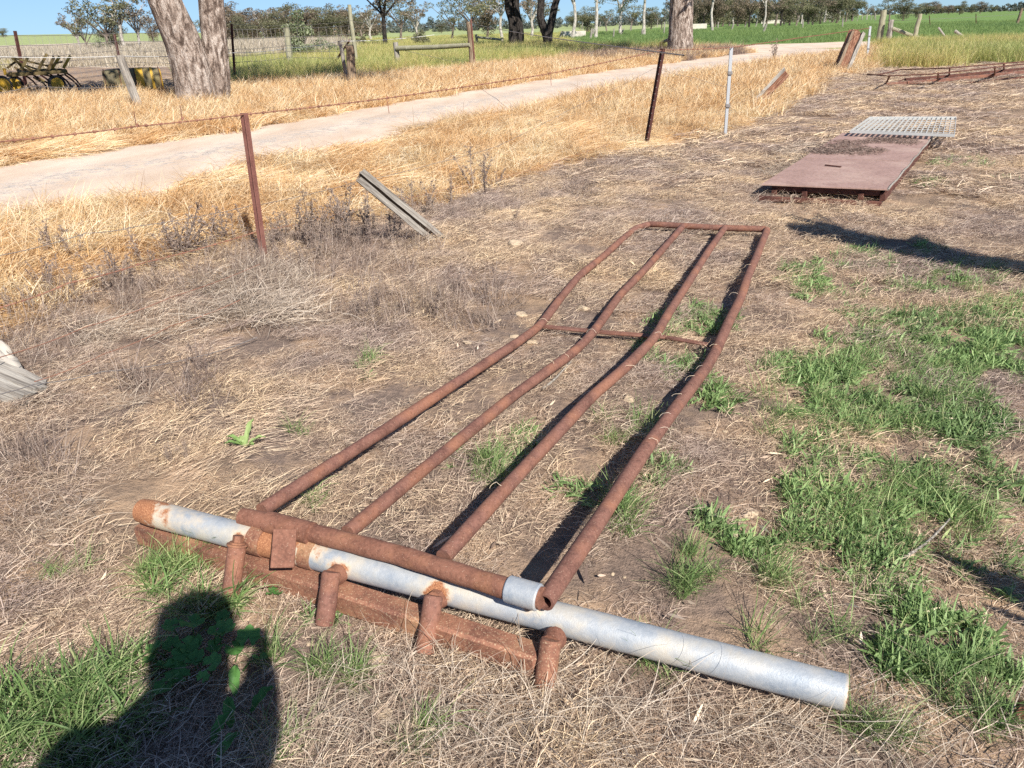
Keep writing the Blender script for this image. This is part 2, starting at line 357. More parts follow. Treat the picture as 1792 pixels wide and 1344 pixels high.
# ---------------------------------------------------------------- ground sheet
def ground_mat():
    t = NT('ground'); vc = t.attr('zcol').outputs['Color']; yard = t.attr('yard').outputs['Fac']
    n1 = t.noise(3.2, detail=5); n2 = t.noise(24, detail=6, rough=.7); n3 = t.noise(150, detail=3, rough=.7); n4 = t.noise(.5, detail=4)
    col = t.mix(.85, vc, t.ramp(n2, [(.28, (.5, .5, .52)), (.5, (.95, .93, .92)), (.72, (1.45, 1.38, 1.3))]), 'MULTIPLY')
    col = t.mix(.7, col, t.ramp(n4, [(.35, (.82, .82, .86)), (.65, (1.18, 1.12, 1.04))]), 'MULTIPLY')
    soil = t.ramp(n3, [(.3, (.4, .25, .15)), (.6, (.6, .42, .27)), (.8, (.74, .6, .45))])
    f = t.math('MULTIPLY', t.ramp(n1, [(.47, (0, 0, 0)), (.62, (1, 1, 1))]), yard)
    col = t.mix(t.math('MULTIPLY', f, .6), col, soil)
    h = t.math('ADD', t.math('MULTIPLY', n2, 1), t.math('MULTIPLY', n3, .35))
    return t.done(col, .95, bump=t.bump(h, .8, .03), spec=.15)
M['ground'] = ground_mat()
ZC = np.array([(.27, .2, .155), (.55, .36, .17), (.56, .44, .32), (.28, .29, .11), (.52, .45, .36), (.15, .24, .07), (.32, .38, .17), (.3, .3, .11)])
def build_ground():
    front = np.radians(np.linspace(-46, 46, 215)); back = np.radians(np.linspace(46, 314, 76))[1:-1]
    az = np.concatenate([front, back]); NA = len(az)
    rs = [0.25]
    while rs[-1] < 4500: rs.append(rs[-1] * 1.019 + .004)
    rs = np.array(rs); NR = len(rs)
    R_, A_ = np.meshgrid(rs, az, indexing='ij'); X = R_ * np.sin(A_); Y = R_ * np.cos(A_) ; Z = height(X, Y)
    V = np.stack([X, Y, Z], -1).reshape(-1, 3); V = np.vstack([V, [[0, 0, hz(0, 0)]]])
    i, j = np.meshgrid(np.arange(NR - 1), np.arange(NA), indexing='ij'); j2 = (j + 1) % NA
    q = np.stack([i * NA + j, i * NA + j2, (i + 1) * NA + j2, (i + 1) * NA + j], -1).reshape(-1, 4)[:, ::-1]
    zn = zone(V[:, 0], V[:, 1]); c = ZC[zn].copy()
    # mottling of the yard: brown, grey and straw drifts
    m = fbm(V[:, 0], V[:, 1], .55, 4)[:, None]; yd = (zn == 0)[:, None]
    tone = np.where(m > .55, np.array([[.32, .235, .16]]), np.array([[.22, .17, .14]]))
    c = np.where(yd, c * .4 + tone * .6, c)
    me = fast_mesh('ground', V, q, {'zcol': c, 'yard': (zn == 0).astype(float)})
    # centre fan
    o = mesh_obj('ground', me, M['ground']); tag(o, kind='structure')
    k = MB(); me.polygons.foreach_set('use_smooth', [True] * len(me.polygons))
    return o
build_ground()
def resample(P, n):
    P = np.asarray(P); d = np.r_[0, np.cumsum(np.hypot(*np.diff(P, axis=0).T))]; s = np.linspace(0, 1, n) ** 1.0 * d[-1]
    return np.stack([np.interp(s, d, P[:, 0]), np.interp(s, d, P[:, 1])], 1)
def road_mat():
    t = NT('road_dirt'); n1 = t.noise(1.6, t.pos((.9, .35, 1)), 5, .6); n2 = t.noise(45, detail=5, rough=.75); n3 = t.noise(260, detail=2, rough=.6)
    c = t.ramp(n1, [(.3, (.52, .395, .295)), (.5, (.62, .485, .375)), (.7, (.7, .575, .465))])
    g = t.attr('gravel').outputs['Fac']
    gr = t.ramp(n2, [(.38, (.2, .18, .165)), (.52, (.5, .43, .37)), (.66, (.74, .67, .6))])
    c = t.mix(t.math('MULTIPLY', g, t.ramp(t.noise(7, detail=4), [(.4, (0, 0, 0)), (.62, (.85, .85, .85))])), c, gr)
    c = t.mix(t.ramp(n3, [(.6, (0, 0, 0)), (.75, (.4, .4, .4))]), c, (.34, .29, .25))
    return t.done(c, .95, bump=t.bump(t.math('ADD', n2, t.math('MULTIPLY', n3, .5)), .35, .012), spec=.15)
M['road'] = road_mat()
def build_road():
    n = 420; Lr = resample(G(L_PX), n); Ur = resample(G(U_PX), n); K = 16
    d = Ur - Lr; e = d / np.hypot(*d.T)[:, None]
    Lr = Lr + e * ((fbm(Lr[:, 0], Lr[:, 1], 1.6, 3) - .5) * .7)[:, None]; Ur = Ur + e * ((fbm(Ur[:, 0] + 5, Ur[:, 1], 1.6, 3) - .5) * .7)[:, None]
    t_ = np.linspace(0, 1, K)
    P = Lr[:, None] * (1 - t_)[None, :, None] + Ur[:, None] * t_[None, :, None]
    Z = .012 + .02 * np.exp(-((t_ - .52) / .13) ** 2)[None, :] + 0 * P[..., 0]
    Z[:, 0] = .002; Z[:, -1] = .002
    V = np.dstack([P, Z]).reshape(-1, 3)
    i, j = np.meshgrid(np.arange(n - 1), np.arange(K - 1), indexing='ij')
    q = np.stack([i * K + j, (i + 1) * K + j, (i + 1) * K + j + 1, i * K + j + 1], -1).reshape(-1, 4)[:, ::-1]
    gv = 1.3 * np.exp(-((t_ - .52) / .14) ** 2) + .5 * np.exp(-((t_ - .95) / .06) ** 2) + .4 * np.exp(-((t_ - .04) / .06) ** 2)
    me = fast_mesh('gravel_track', V, q, {'gravel': np.tile(gv, n)})
    if me.polygons[0].normal.z < 0: me.flip_normals()
    tag(mesh_obj('gravel_track', me, M['road']), kind='structure')
    b = MB(); C_ = CROSS; n2 = 12
    A = resample(G([(1222, 82), (1300, 79), (1480, 73.5), (1600, 70.5), (1760, 66.5), (2100, 57)]), 60)
    B = resample(G([(1225, 87), (1320, 87), (1480, 83), (1600, 77), (1760, 71), (2100, 62)]), 60)
    V = []
    for a_, b_ in zip(A, B):
        for k in range(6):
            p = a_ + (b_ - a_) * k / 5; V.append((p[0], p[1], .03 if 0 < k < 5 else .003))
    b.add(V, [(i * 6 + k, i * 6 + k + 1, (i + 1) * 6 + k + 1, (i + 1) * 6 + k) for i in range(59) for k in range(5)])
    o = b.build('cross_track', M['road'], recalc=True); tag(o, kind='structure')
build_road()

# ---------------------------------------------------------------- blades and scattering
def blades(n, R, Lr, wr, tilt, droop, segs, z0=(0, .02), align=None, rexp=.5, flatz=None, wtip=.25, seed=0, shape=None):
    """n curved blades rooted in a disc: tilt = angle range from vertical (deg), droop = extra bend (deg)"""
    r = np.random.RandomState(seed); S = segs + 1
    rad = R * r.rand(n) ** rexp; th = r.rand(n) * 2 * np.pi
    x0 = rad * np.cos(th); y0 = rad * np.sin(th); zz = z0[0] + (z0[1] - z0[0]) * r.rand(n)
    L = Lr[0] + (Lr[1] - Lr[0]) * r.rand(n) ** 1.5; W = wr[0] + (wr[1] - wr[0]) * r.rand(n)
    az = r.rand(n) * 2 * np.pi if align is None else align[0] + align[1] * r.randn(n)
    ti = np.radians(tilt[0] + (tilt[1] - tilt[0]) * r.rand(n)); dr = np.radians(droop[0] + (droop[1] - droop[0]) * r.rand(n))
    curl = np.radians((r.rand(n) - .5) * 2 * 55)
    P = np.zeros((n, S, 3)); P[:, 0] = np.stack([x0, y0, zz], 1)
    for s in range(1, S):
        t = (s - .5) / segs; a = ti + dr * t; q = az + curl * t
        P[:, s] = P[:, s - 1] + np.stack([np.sin(a) * np.cos(q), np.sin(a) * np.sin(q), np.cos(a)], 1) * (L / segs)[:, None]
    if flatz is not None: P[:, :, 2] = flatz[0] + (flatz[1] - flatz[0]) * (1 - np.exp(-np.maximum(P[:, :, 2], 0) / max(flatz[1], 1e-3)))
    side = np.stack([-np.sin(az), np.cos(az), 0 * az], 1); tw = r.rand(n) * np.pi
    side = side * np.cos(tw * .5)[:, None] + np.array([0, 0, 1.0]) * np.sin(tw * .5)[:, None] * (.8 if flatz is None or flatz[1] > .05 else .8)
    ts = np.linspace(0, 1, S)
    prof = (1 - (1 - wtip) * ts ** 1.5) if shape is None else np.interp(ts, *shape)
    off = side[:, None, :] * (W[:, None] * prof[None, :] / 2)[..., None]
    V = np.stack([P - off, P + off], 2).reshape(-1, 3)
    base = (np.arange(n) * S * 2)[:, None] + (np.arange(segs) * 2)[None]
    q = np.stack([base, base + 1, base + 3, base + 2], -1).reshape(-1, 4)
    rnd = np.repeat(np.clip(r.rand(n) * .9 + .05, 0, 1), S * 2)
    return V, q, rnd
def merge(parts):
    V = []; Q = []; Rn = []; n = 0
    for v, q, r in parts: V.append(v); Q.append(q + n); Rn.append(r); n += len(v)
    return np.vstack(V), np.vstack(Q), np.concatenate(Rn)
def scatter(name, label, variants, pts, rot, scl, m, kind='stuff'):
    """one object whose geometry nodes place shared clumps on points"""
    n = len(pts)
    me = bpy.data.meshes.new(name); me.vertices.add(n); me.vertices.foreach_set('co', np.asarray(pts, np.float32).ravel())
    a = me.attributes.new('rot', 'FLOAT_VECTOR', 'POINT'); a.data.foreach_set('vector', np.asarray(rot, np.float32).ravel())
    a = me.attributes.new('scl', 'FLOAT', 'POINT'); a.data.foreach_set('value', np.asarray(scl, np.float32))
    a = me.attributes.new('idx', 'INT', 'POINT'); a.data.foreach_set('value', RS.randint(0, len(variants), n).astype(np.int32))
    o = bpy.data.objects.new(name, me); COL.objects.link(o); tag(o, kind=kind); me.materials.append(m)
    if label: o['label'] = label
    g = bpy.data.node_groups.new(name, 'GeometryNodeTree')
    g.interface.new_socket('Geometry', in_out='INPUT', socket_type='NodeSocketGeometry'); g.interface.new_socket('Geometry', in_out='OUTPUT', socket_type='NodeSocketGeometry')
    N = g.nodes.new; gi = N('NodeGroupInput'); go = N('NodeGroupOutput'); iop = N('GeometryNodeInstanceOnPoints'); join = N('GeometryNodeJoinGeometry')
    for k, (V, q, rnd) in enumerate(variants):
        vm = fast_mesh(name + '_clump', V, q, {'rnd': rnd}); vm.materials.append(m)
        vo = bpy.data.objects.new(name + '_clump', vm)
        oi = N('GeometryNodeObjectInfo'); oi.inputs[0].default_value = vo
        oi.inputs['As Instance'].default_value = True
        g.links.new(oi.outputs['Geometry'], join.inputs[0])
    def na(nm, typ):
        q = N('GeometryNodeInputNamedAttribute'); q.data_type = typ; q.inputs[0].default_value = nm; return q.outputs[0]
    g.links.new(gi.outputs[0], iop.inputs['Points']); g.links.new(join.outputs[0], iop.inputs['Instance'])
    iop.inputs['Pick Instance'].default_value = True
    g.links.new(na('idx', 'INT'), iop.inputs['Instance Index']); g.links.new(na('rot', 'FLOAT_VECTOR'), iop.inputs['Rotation']); g.links.new(na('scl', 'FLOAT'), iop.inputs['Scale'])
    g.links.new(iop.outputs[0], go.inputs[0])
    md = o.modifiers.new('scatter', 'NODES'); md.node_group = g
    return o
def visible(x, y, pad=1.12):
    # inside the camera's view cone (with a generous margin for side steps)
    d = np.stack([x, y, -1.6 + 0 * x], -1); zc = d @ FW; u_ = (d @ RT) / zc; v_ = (d @ UP) / zc
    return (zc > .2) & (np.abs(u_) < .6657 * pad + .1) & (v_ > -.4993 * pad - .08) & (v_ < .55)
def polar_pts(r0, r1, dens, seed, amax=50):
    r = np.random.RandomState(seed); a = math.radians(amax); area = a * (r1 ** 2 - r0 ** 2)
    n = int(area * dens); rr = np.sqrt(r0 ** 2 + (r1 ** 2 - r0 ** 2) * r.rand(n)); th = (r.rand(n) * 2 - 1) * a
    x = rr * np.sin(th); y = rr * np.cos(th); k = visible(x, y); return x[k], y[k]
def place(x, y, smin, smax, tilt=.06, dz=0, yaw=None):
    n = len(x); z = height(x, y) + dz
    rot = np.stack([RS.randn(n) * tilt, RS.randn(n) * tilt, RS.rand(n) * 6.283 if yaw is None else yaw], 1)
    return np.stack([x, y, z], 1), rot, smin + (smax - smin) * RS.rand(n)

# --- litter of the yard: fine dead stems lying in a mat
lit_near = [merge([blades(760, .2, (.018, .095), (.0011, .0025), (45, 95), (-25, 50), 3, (.0, .018), seed=s, flatz=(.001, .042)),
                   blades(26, .2, (.05, .15), (.0016, .0028), (35, 88), (0, 60), 4, (0, .02), seed=s + 50, flatz=(.002, .085))]) for s in range(7)]
lit_swirl = [blades(420, .22, (.04, .13), (.0012, .0024), (70, 92), (-5, 25), 3, (.0, .02), seed=s + 90, flatz=(.001, .03), align=(0, .35)) for s in range(4)]
lit_far = [merge([blades(360, .4, (.08, .24), (.004, .007), (50, 92), (0, 50), 3, (.0, .03), seed=s + 200, flatz=(.002, .06))]) for s in range(5)]
x, y = polar_pts(1.0, 5.2, 26, 1); k = zone(x, y) == 0; k &= fbm(x, y, 1.9, 3) < .66; k &= (fbm(x + 30, y, 4.5, 2) + .25 * RS.rand(len(x))) < .78
scatter('dead_stem_litter', 'mat of fine dead grey-brown stems over the yard', lit_near, *place(x[k], y[k], .75, 1.25, .1), M['litter'])
x, y = polar_pts(5.0, 11, 13, 2, 47); k = zone(x, y) == 0
scatter('dead_stem_litter', 'mat of fine dead stems further into the yard', lit_near, *place(x[k], y[k], 1.1, 1.6, .08), M['litter'])
x, y = polar_pts(8.5, 38, 2.6, 3, 46); k = zone(x, y) == 0
scatter('dead_stem_litter', 'mat of brown dead grass at the back of the yard', lit_far, *place(x[k], y[k], .8, 1.6, .05), M['litter'])
x, y = polar_pts(1.1, 9, 4, 4); k = (zone(x, y) == 0) & (fbm(x, y + 3, .8, 3) > .55)
yaw = fbm(x[k], y[k], .35, 3) * 12
scatter('combed_stem_litter', 'drifts of long grey stems combed flat over the yard', lit_swirl, *place(x[k], y[k], .8, 1.3, .05, .006, yaw), M['litter'])

# --- golden dry grass beside the track
gold_up = [merge([blades(90, .24, (.14, .42), (.0035, .0065), (5, 60), (20, 110), 5, (0, .01), seed=s + 300),
                  blades(70, .24, (.15, .36), (.0035, .006), (15, 60), (20, 90), 4, (0, .01), seed=s + 320, align=(0, .5)),
                  blades(110, .24, (.15, .35), (.003, .006), (55, 90), (0, 30), 3, (0, .08), seed=s + 340, flatz=(.003, .16))]) for s in range(6)]
gold_mat = [blades(240, .26, (.2, .5), (.0035, .0065), (40, 85), (15, 70), 4, (0, .05), seed=s + 380, flatz=(.003, .15), align=(0, .5)) for s in range(5)]
gold_far = [blades(260, .5, (.2, .5), (.008, .014), (5, 50), (10, 80), 3, (0, .01), seed=s + 420) for s in range(4)]
x, y = polar_pts(3.5, 17, 17, 5, 48); side = (x + 1.93) * FN[0] + (y - 5.95) * FN[1]
k = (zone(x, y) == 1); edge = zone(x + .25, y - .25) == 0
up = k & (fbm(x, y, .8, 3) > .5)
sclg = (.5 + .45 * sstep(0, 1.2, side) + .3 * RS.rand(len(x))) * (.7 + .6 * fbm(x + 7, y, 1.7, 3))
def placeg(k, yaw=None, mul=1.0):
    p, r, s = place(x[k], y[k], 1, 1, .1, 0, yaw); return p, r, sclg[k] * mul
scatter('golden_grass', 'tall golden dry grass between the fence and the track', gold_up, *placeg(up), M['straw'])
mt = k & ~up; yaw = fbm(x[mt], y[mt], .3, 3) * 14
scatter('flattened_straw', 'golden straw pressed flat in swirls beside the track', gold_mat, *placeg(mt, yaw, 1.15), M['straw'])
x, y = polar_pts(15, 62, 5.0, 6, 46); k = zone(x, y) == 1
scatter('golden_grass', 'golden dry grass along the far part of the track', gold_far, *place(x[k], y[k], .6, 1.15, .08), M['straw'])
x, y = polar_pts(7, 22, 9, 66, 46); k = zone(x, y) == 1
scatter('golden_grass', 'low golden dry grass on the verge across the track', gold_up, *place(x[k], y[k], .8, 1.15, .08), M['straw'])
# --- right hand tall grass, mid grass, pale field, crop
tall = [blades(240, .5, (.25, .62), (.008, .014), (2, 30), (5, 60), 4, (0, .01), seed=s + 460) for s in range(5)]
x, y = polar_pts(20, 62, 5, 7, 46); z_ = zone(x, y); k = z_ == 7
_p, _r, _s = place(x[k], y[k], .75, 1.2); _s = _s * (1 - .45 * sstep(42, 54, _p[:, 1]))
scatter('tall_grass', 'tall yellow-green grass at the end of the yard', tall, _p, _r, _s, M['yellow_green'])
x, y = polar_pts(20, 85, 1.9, 8, 46); k = zone(x, y) == 3
scatter('tall_grass', 'rough yellow-green grass beyond the track', tall, *place(x[k], y[k], .8, 1.35), M['yellow_green'])
big = [blades(260, 1.2, (.25, .6), (.02, .035), (2, 30), (5, 50), 3, (0, .01), seed=s + 500) for s in range(4)]
x, y = polar_pts(38, 150, .42, 9, 46); z_ = zone(x, y); k = z_ == 4
scatter('pale_dry_grass', 'pale dead grass in the paddock behind the netting fence', big, *place(x[k], y[k], 1.1, 2.0), M['pale_field'])
k = z_ == 5
scatter('green_crop', 'bright green young crop in the far paddock', big, *place(x[k], y[k], .35, .8), M['crop'])
x, y = polar_pts(60, 170, .16, 10, 46); k = zone(x, y) == 6
scatter('pasture_grass', 'light green pasture on the rise', big, *place(x[k], y[k], .5, .9), M['yellow_green'])
# dead brown brush at the foot of the lone trunk
brush = [merge([blades(150, .5, (.2, .6), (.006, .014), (10, 80), (0, 60), 3, (0, .02), seed=s + 540)]) for s in range(3)]
px_ = np.array([(random.uniform(1000, 1290), 0) for _ in range(260)]); pts = []
for q in px_[:, 0]:
    yy = np.interp(q, [1000, 1100, 1200, 1290], [100, 100, 97, 92]) + random.uniform(-5, 9) * (1 if q < 1230 else .4); pts.append(at(q, yy)[:2])
pts = np.array(pts)
scatter('dead_brush', 'low brown dead brush round the foot of the thick trunk', brush, *place(pts[:, 0], pts[:, 1], .7, 1.3), M['brush'])

# --- green weeds: density given as soft ellipses on the ground
WIDE = 1.0
def ell_pts(lst, seed):
    r = np.random.RandomState(seed); P = []
    for cx, cy, rx, ry, n in lst:
        for _ in range(n):
            a = r.rand() * 6.283; q = math.sqrt(r.rand()) * (1 + .35 * r.rand()); X = cx + rx * q * math.cos(a) * WIDE; Y = cy + ry * q * math.sin(a) * WIDE
            P.append(at(X, Y)[:2])
    P = np.array(P); return P[:, 0], P[:, 1]
LEAF = ([0, .25, .55, .85, 1], [.25, .8, 1, .6, .08])
weed_clump = [merge([blades(11, .045, (.04, .095), (.008, .016), (30, 85), (0, 40), 4, (.0, .01), seed=s + 600, shape=LEAF),
                     blades(5, .02, (.05, .11), (.004, .008), (5, 40), (0, 50), 3, (0, .01), seed=s + 630)]) for s in range(8)]
tuft = [blades(34, .035, (.06, .17), (.002, .0042), (5, 45), (15, 75), 4, (0, .005), seed=s + 660) for s in range(6)]
WEEDS = [(1215, 590, 55, 38, 110), (1170, 625, 45, 25, 60), (1300, 620, 60, 30, 90), (1360, 670, 85, 35, 190), (1330, 700, 75, 26, 120), (1450, 710, 80, 42, 230), (1560, 725, 90, 40, 260),
         (1680, 700, 90, 60, 260), (1755, 640, 60, 70, 170), (1760, 560, 50, 45, 120), (1770, 500, 40, 30, 60), (1560, 545, 60, 45, 110), (1580, 610, 60, 30, 90), (1500, 590, 50, 30, 40),
         (1390, 485, 42, 16, 55), (1420, 510, 35, 14, 30), (1220, 815, 65, 40, 150), (1190, 850, 35, 25, 40), (1420, 860, 40, 25, 50), (1470, 910, 70, 35, 110), (1540, 960, 50, 25, 70), (1440, 800, 60, 20, 60),
         (1570, 1070, 65, 45, 120), (1640, 1110, 70, 50, 120), (1720, 1200, 45, 35, 60), (1580, 1150, 40, 30, 35), (1690, 870, 80, 30, 55), (1760, 800, 40, 40, 60), (1600, 840, 60, 20, 40),
         (1320, 950, 40, 20, 30), (1380, 930, 40, 20, 30), (880, 810, 28, 18, 26), (930, 770, 26, 14, 18), (1075, 775, 30, 16, 26), (700, 720, 25, 16, 10), (760, 790, 50, 20, 12), (1060, 860, 60, 25, 16),
         (1680, 285, 38, 7, 40), (1625, 322, 22, 6, 30), (1765, 320, 18, 8, 18), (1740, 300, 40, 10, 10), (1560, 440, 60, 8, 30), (1500, 460, 60, 10, 40), (1650, 500, 80, 25, 60), (1690, 560, 60, 25, 60),
         (1260, 900, 60, 20, 22), (1490, 1020, 60, 30, 26), (1350, 1030, 50, 20, 10), (1700, 1000, 60, 40, 20), (640, 650, 12, 8, 4), (560, 1080, 20, 10, 4), (1400, 590, 80, 25, 46), (1450, 640, 60, 20, 60), (1280, 660, 30, 16, 30)]
WIDE = 1.25
x, y = ell_pts([(*q[:4], int(q[4] * 1.5)) for q in WEEDS], 21); k = fbm(x, y, 3.4, 3) > .47
WIDE = 1.0
scatter('green_weeds', 'patches of low broad-leaved green weeds on the right', weed_clump, *place(x[k], y[k], .45, .95, .15), M['green'])
TUFTS = [(1190, 1030, 18, 14, 6), (1215, 985, 40, 24, 6), (1350, 1015, 20, 14, 8), (1080, 905, 40, 30, 10), (560, 1180, 16, 10, 4), (625, 1190, 20, 8, 5), (550, 890, 8, 10, 3), (1140, 1180, 30, 20, 3),
         (1600, 900, 120, 60, 40), (1700, 1230, 60, 60, 12), (1400, 1100, 100, 40, 6), (470, 1140, 16, 16, 3), (1550, 1280, 60, 30, 8), (1680, 600, 120, 120, 60), (860, 830, 30, 24, 10), (520, 760, 20, 6, 2), (100, 1010, 60, 20, 3), (640, 640, 8, 12, 3),
         (290, 1000, 60, 16, 12), (390, 985, 40, 10, 6), (1500, 700, 150, 80, 60), (480, 1310, 30, 30, 6), (700, 1290, 60, 30, 5), (1100, 760, 60, 30, 10)]
x, y = ell_pts(TUFTS, 22)
scatter('green_grass_tufts', 'small tufts of fine green grass across the yard', tuft, *place(x, y, .6, 1.2, .15), M['grass_green'])
lush = [blades(40, .05, (.08, .24), (.003, .0085), (5, 55), (25, 95), 6, (0, .005), seed=s + 700, align=None) for s in range(5)]
x, y = ell_pts([(100, 1240, 70, 30, 17), (170, 1220, 50, 30, 14), (60, 1320, 90, 30, 12), (240, 1175, 30, 20, 6), (350, 1075, 40, 18, 5), (400, 1065, 25, 15, 4), (200, 1290, 70, 40, 12), (20, 1350, 80, 40, 12), (285, 1045, 20, 10, 2)], 23)
scatter('long_green_grass', 'long green grass in the near left corner', lush, *place(x, y, .55, .95, .2), M['grass_green'])
twigs = [blades(30, .1, (.1, .32), (.0028, .005), (0, 65), (-30, 50), 4, (0, .01), seed=s + 860) for s in range(5)]
x, y = ell_pts([(600, 450, 150, 45, 130), (340, 485, 130, 40, 80), (160, 530, 110, 40, 50), (80, 600, 80, 40, 24), (800, 380, 90, 30, 40), (520, 500, 90, 40, 40), (800, 545, 90, 35, 46), (660, 560, 50, 30, 20), (960, 340, 90, 24, 24), (340, 690, 60, 30, 14), (60, 810, 60, 30, 14), (1110, 290, 70, 20, 24), (1340, 200, 60, 20, 20), (240, 670, 30, 16, 8)], 27)
scatter('dead_twig_thicket', 'thicket of dead grey-brown twigs at the foot of the near fence', twigs, *place(x, y, .4, 1.0, .2), M['weed'])
x, y = ell_pts([(900, 950, 860, 360, 110), (1300, 950, 450, 300, 50)], 28); k = zone(x, y) == 0
chip = [blades(1, .001, (.03, .075), (.009, .018), (70, 90), (-30, 40), 4, (.008, .02), seed=s + 900, shape=([0, .3, .6, 1], [.2, 1, .8, .1])) for s in range(6)]
scatter('fallen_gum_leaves', 'pale dry fallen leaves scattered over the yard', chip, *place(x[k], y[k], .6, 1.1, .3, .01), M['litter'])
# --- pale straw heap by the picket
heap = [merge([blades(110, .2, (.14, .42), (.003, .0055), (10, 85), (10, 90), 6, (0, .05), seed=s + 740, flatz=(.004, .15))]) for s in range(4)]
x, y = ell_pts([(450, 515, 60, 34, 18), (500, 560, 36, 24, 6), (420, 560, 50, 20, 4), (330, 560, 50, 14, 4), (240, 585, 50, 10, 3), (170, 600, 20, 8, 2), (470, 480, 50, 14, 4)], 24)
scatter('pale_straw_heap', 'heap of pale bleached straw at the foot of the red picket', heap, *place(x, y, .55, 1.0, .15), M['pale_straw'])
x, y = ell_pts([(1420, 270, 60, 16, 26), (1370, 300, 40, 12, 16), (1450, 250, 30, 8, 10)], 25)
scatter('pale_straw_drift', 'drift of pale straw along the left edge of the steel cover', heap, *place(x, y, .4, .7, .1), M['pale_straw'])
x, y = ell_pts([(880, 1190, 130, 40, 22), (600, 1240, 120, 50, 20), (900, 1290, 200, 50, 36), (640, 1330, 160, 40, 20), (1250, 1290, 200, 40, 30), (150, 700, 140, 30, 10), (1480, 1290, 200, 50, 16), (100, 900, 100, 30, 6)], 26)
scatter('loose_straw', 'loose arching dead straws in the near litter', [blades(26, .12, (.08, .26), (.0016, .003), (35, 85), (10, 90), 6, (0, .01), seed=s + 780) for s in range(5)], *place(x, y, .6, 1.1, .2), M['pale_straw'])

# ---------------------------------------------------------------- the farm gate
def interp3(P, n):
    P = np.asarray(P, float); d = np.r_[0, np.cumsum(np.linalg.norm(np.diff(P, axis=0), axis=1))]; s = np.linspace(0, d[-1], n)
    return np.stack([np.interp(s, d, P[:, i]) for i in range(3)], 1)
def smooth3(P, n, k=5):
    Q = interp3(P, n); pad = np.pad(Q, ((k, k), (0, 0)), mode='edge')
    S = np.stack([np.convolve(pad[:, i], np.ones(2 * k + 1) / (2 * k + 1), 'valid') for i in range(3)], 1); S[0] = Q[0]; S[-1] = Q[-1]; return S
def rail(ptz, r, n=46, k=1, hollow=False, jit=0.0, name='rail', m=None, parent=None, sides=20):
    P = smooth3([at(*p) for p in ptz], n, k); b = MB()
    rr = r * (1 + .03 * np.sin(np.linspace(0, 40, n)))
    if hollow:
        b.tube(P, rr, sides, caps=False)
        # hollow near end: inner wall and a lip
        d = P[1] - P[0]; d /= np.linalg.norm(d)
        inner = np.array([P[0], P[0] + d * .25]); b.tube(inner, r * .72, sides, caps=False)
        n0 = 0; off = b.n - 2 * sides
        b.f += [(i, off + i, off + (i + 1) % sides, (i + 1) % sides) for i in range(sides)]
    else: b.tube(P, rr, sides)
    return b.build(name, m or M['rust'], parent, recalc=True)
g0 = at(700, 960, .15)
gate = thing('farm_gate', 'long rusty brown tubular farm gate lying flat on the ground, its four rails bent', 'gate', (g0[0], g0[1], 0))
rail([(458, 893, .15), (700, 735, .10), (900, 603, .065), (941, 574, .055), (951, 562, .055), (983, 519, .06), (1014, 482, .065), (1053, 451, .06), (1090, 418, .055), (1112, 399, .055), (1134, 393, .055)], .0245, 70, 1, parent=gate)
rail([(608, 932, .17), (760, 806, .13), (900, 691, .10), (1007, 614, .08), (1029, 592, .07), (1044, 574, .07), (1072, 534, .085), (1084, 517, .09), (1133, 467, .085), (1195, 396, .07)], .0245, 60, 1, parent=gate)
rail([(776, 975, .2), (900, 838, .2), (1032, 697, .185), (1096, 642, .17), (1145, 592, .15), (1167, 553, .135), (1201, 500, .125), (1238, 442, .11), (1268, 399, .085)], .0245, 60, 1, parent=gate)
rail([(953, 1054, .19), (1050, 908, .18), (1130, 785, .15), (1195, 697, .115), (1235, 645, .09), (1253, 614, .085), (1264, 589, .085), (1277, 559, .09), (1296, 522, .1), (1308, 485, .1), (1323, 451, .09), (1342, 403, .08)], .027, 70, 1, hollow=True, parent=gate)
o = rail([(1136, 392, .055), (1240, 398, .075), (1340, 401, .08)], .025, 20, 0, name='end_rail', parent=gate)
o = rail([(424, 905, .175), (480, 916, .18), (700, 972, .19), (893, 1032, .2)], .030, 30, 0, hollow=True, name='hinge_stile', m=M['rust_orange'], parent=gate)
b = MB(); A = at(888, 1030, .2); B = at(944, 1046, .2); b.tube([A, A + (B - A) * .04, A + (B - A) * .96, B], [.034, .0375, .0375, .034], 24)
b.build('hinge_collar', M['galv'], gate, recalc=True)
b = MB(); b.tube([A + (B - A) * .1, B + (B - A) * .08], .031, 20); b.build('hinge_pin', M['rust_orange'], gate, recalc=True)
b = MB(); A = at(470, 914, .183); B = at(545, 934, .185); b.tube([A, B], .036, 24, jit=.03); b.build('hinge_sleeve', M['rust_orange'], gate, recalc=True)
b = MB(); A = at(499, 926, .222); B = at(494, 994, .142); b.bar(A, B, .07, .01, up=(0.2, -1, .8), bev=.002)
b.build('hinge_strap', M['rust_orange'], gate, smooth=False, recalc=True)
b = MB(); b.bar(at(948, 571, .03), at(1050, 581, .04), .04, .014); b.bar(at(1050, 581, .04), at(1165, 590, .045), .04, .014); b.bar(at(1165, 590, .045), at(1255, 606, .05), .036, .012)
b.build('brace', M['rust'], gate, recalc=True)
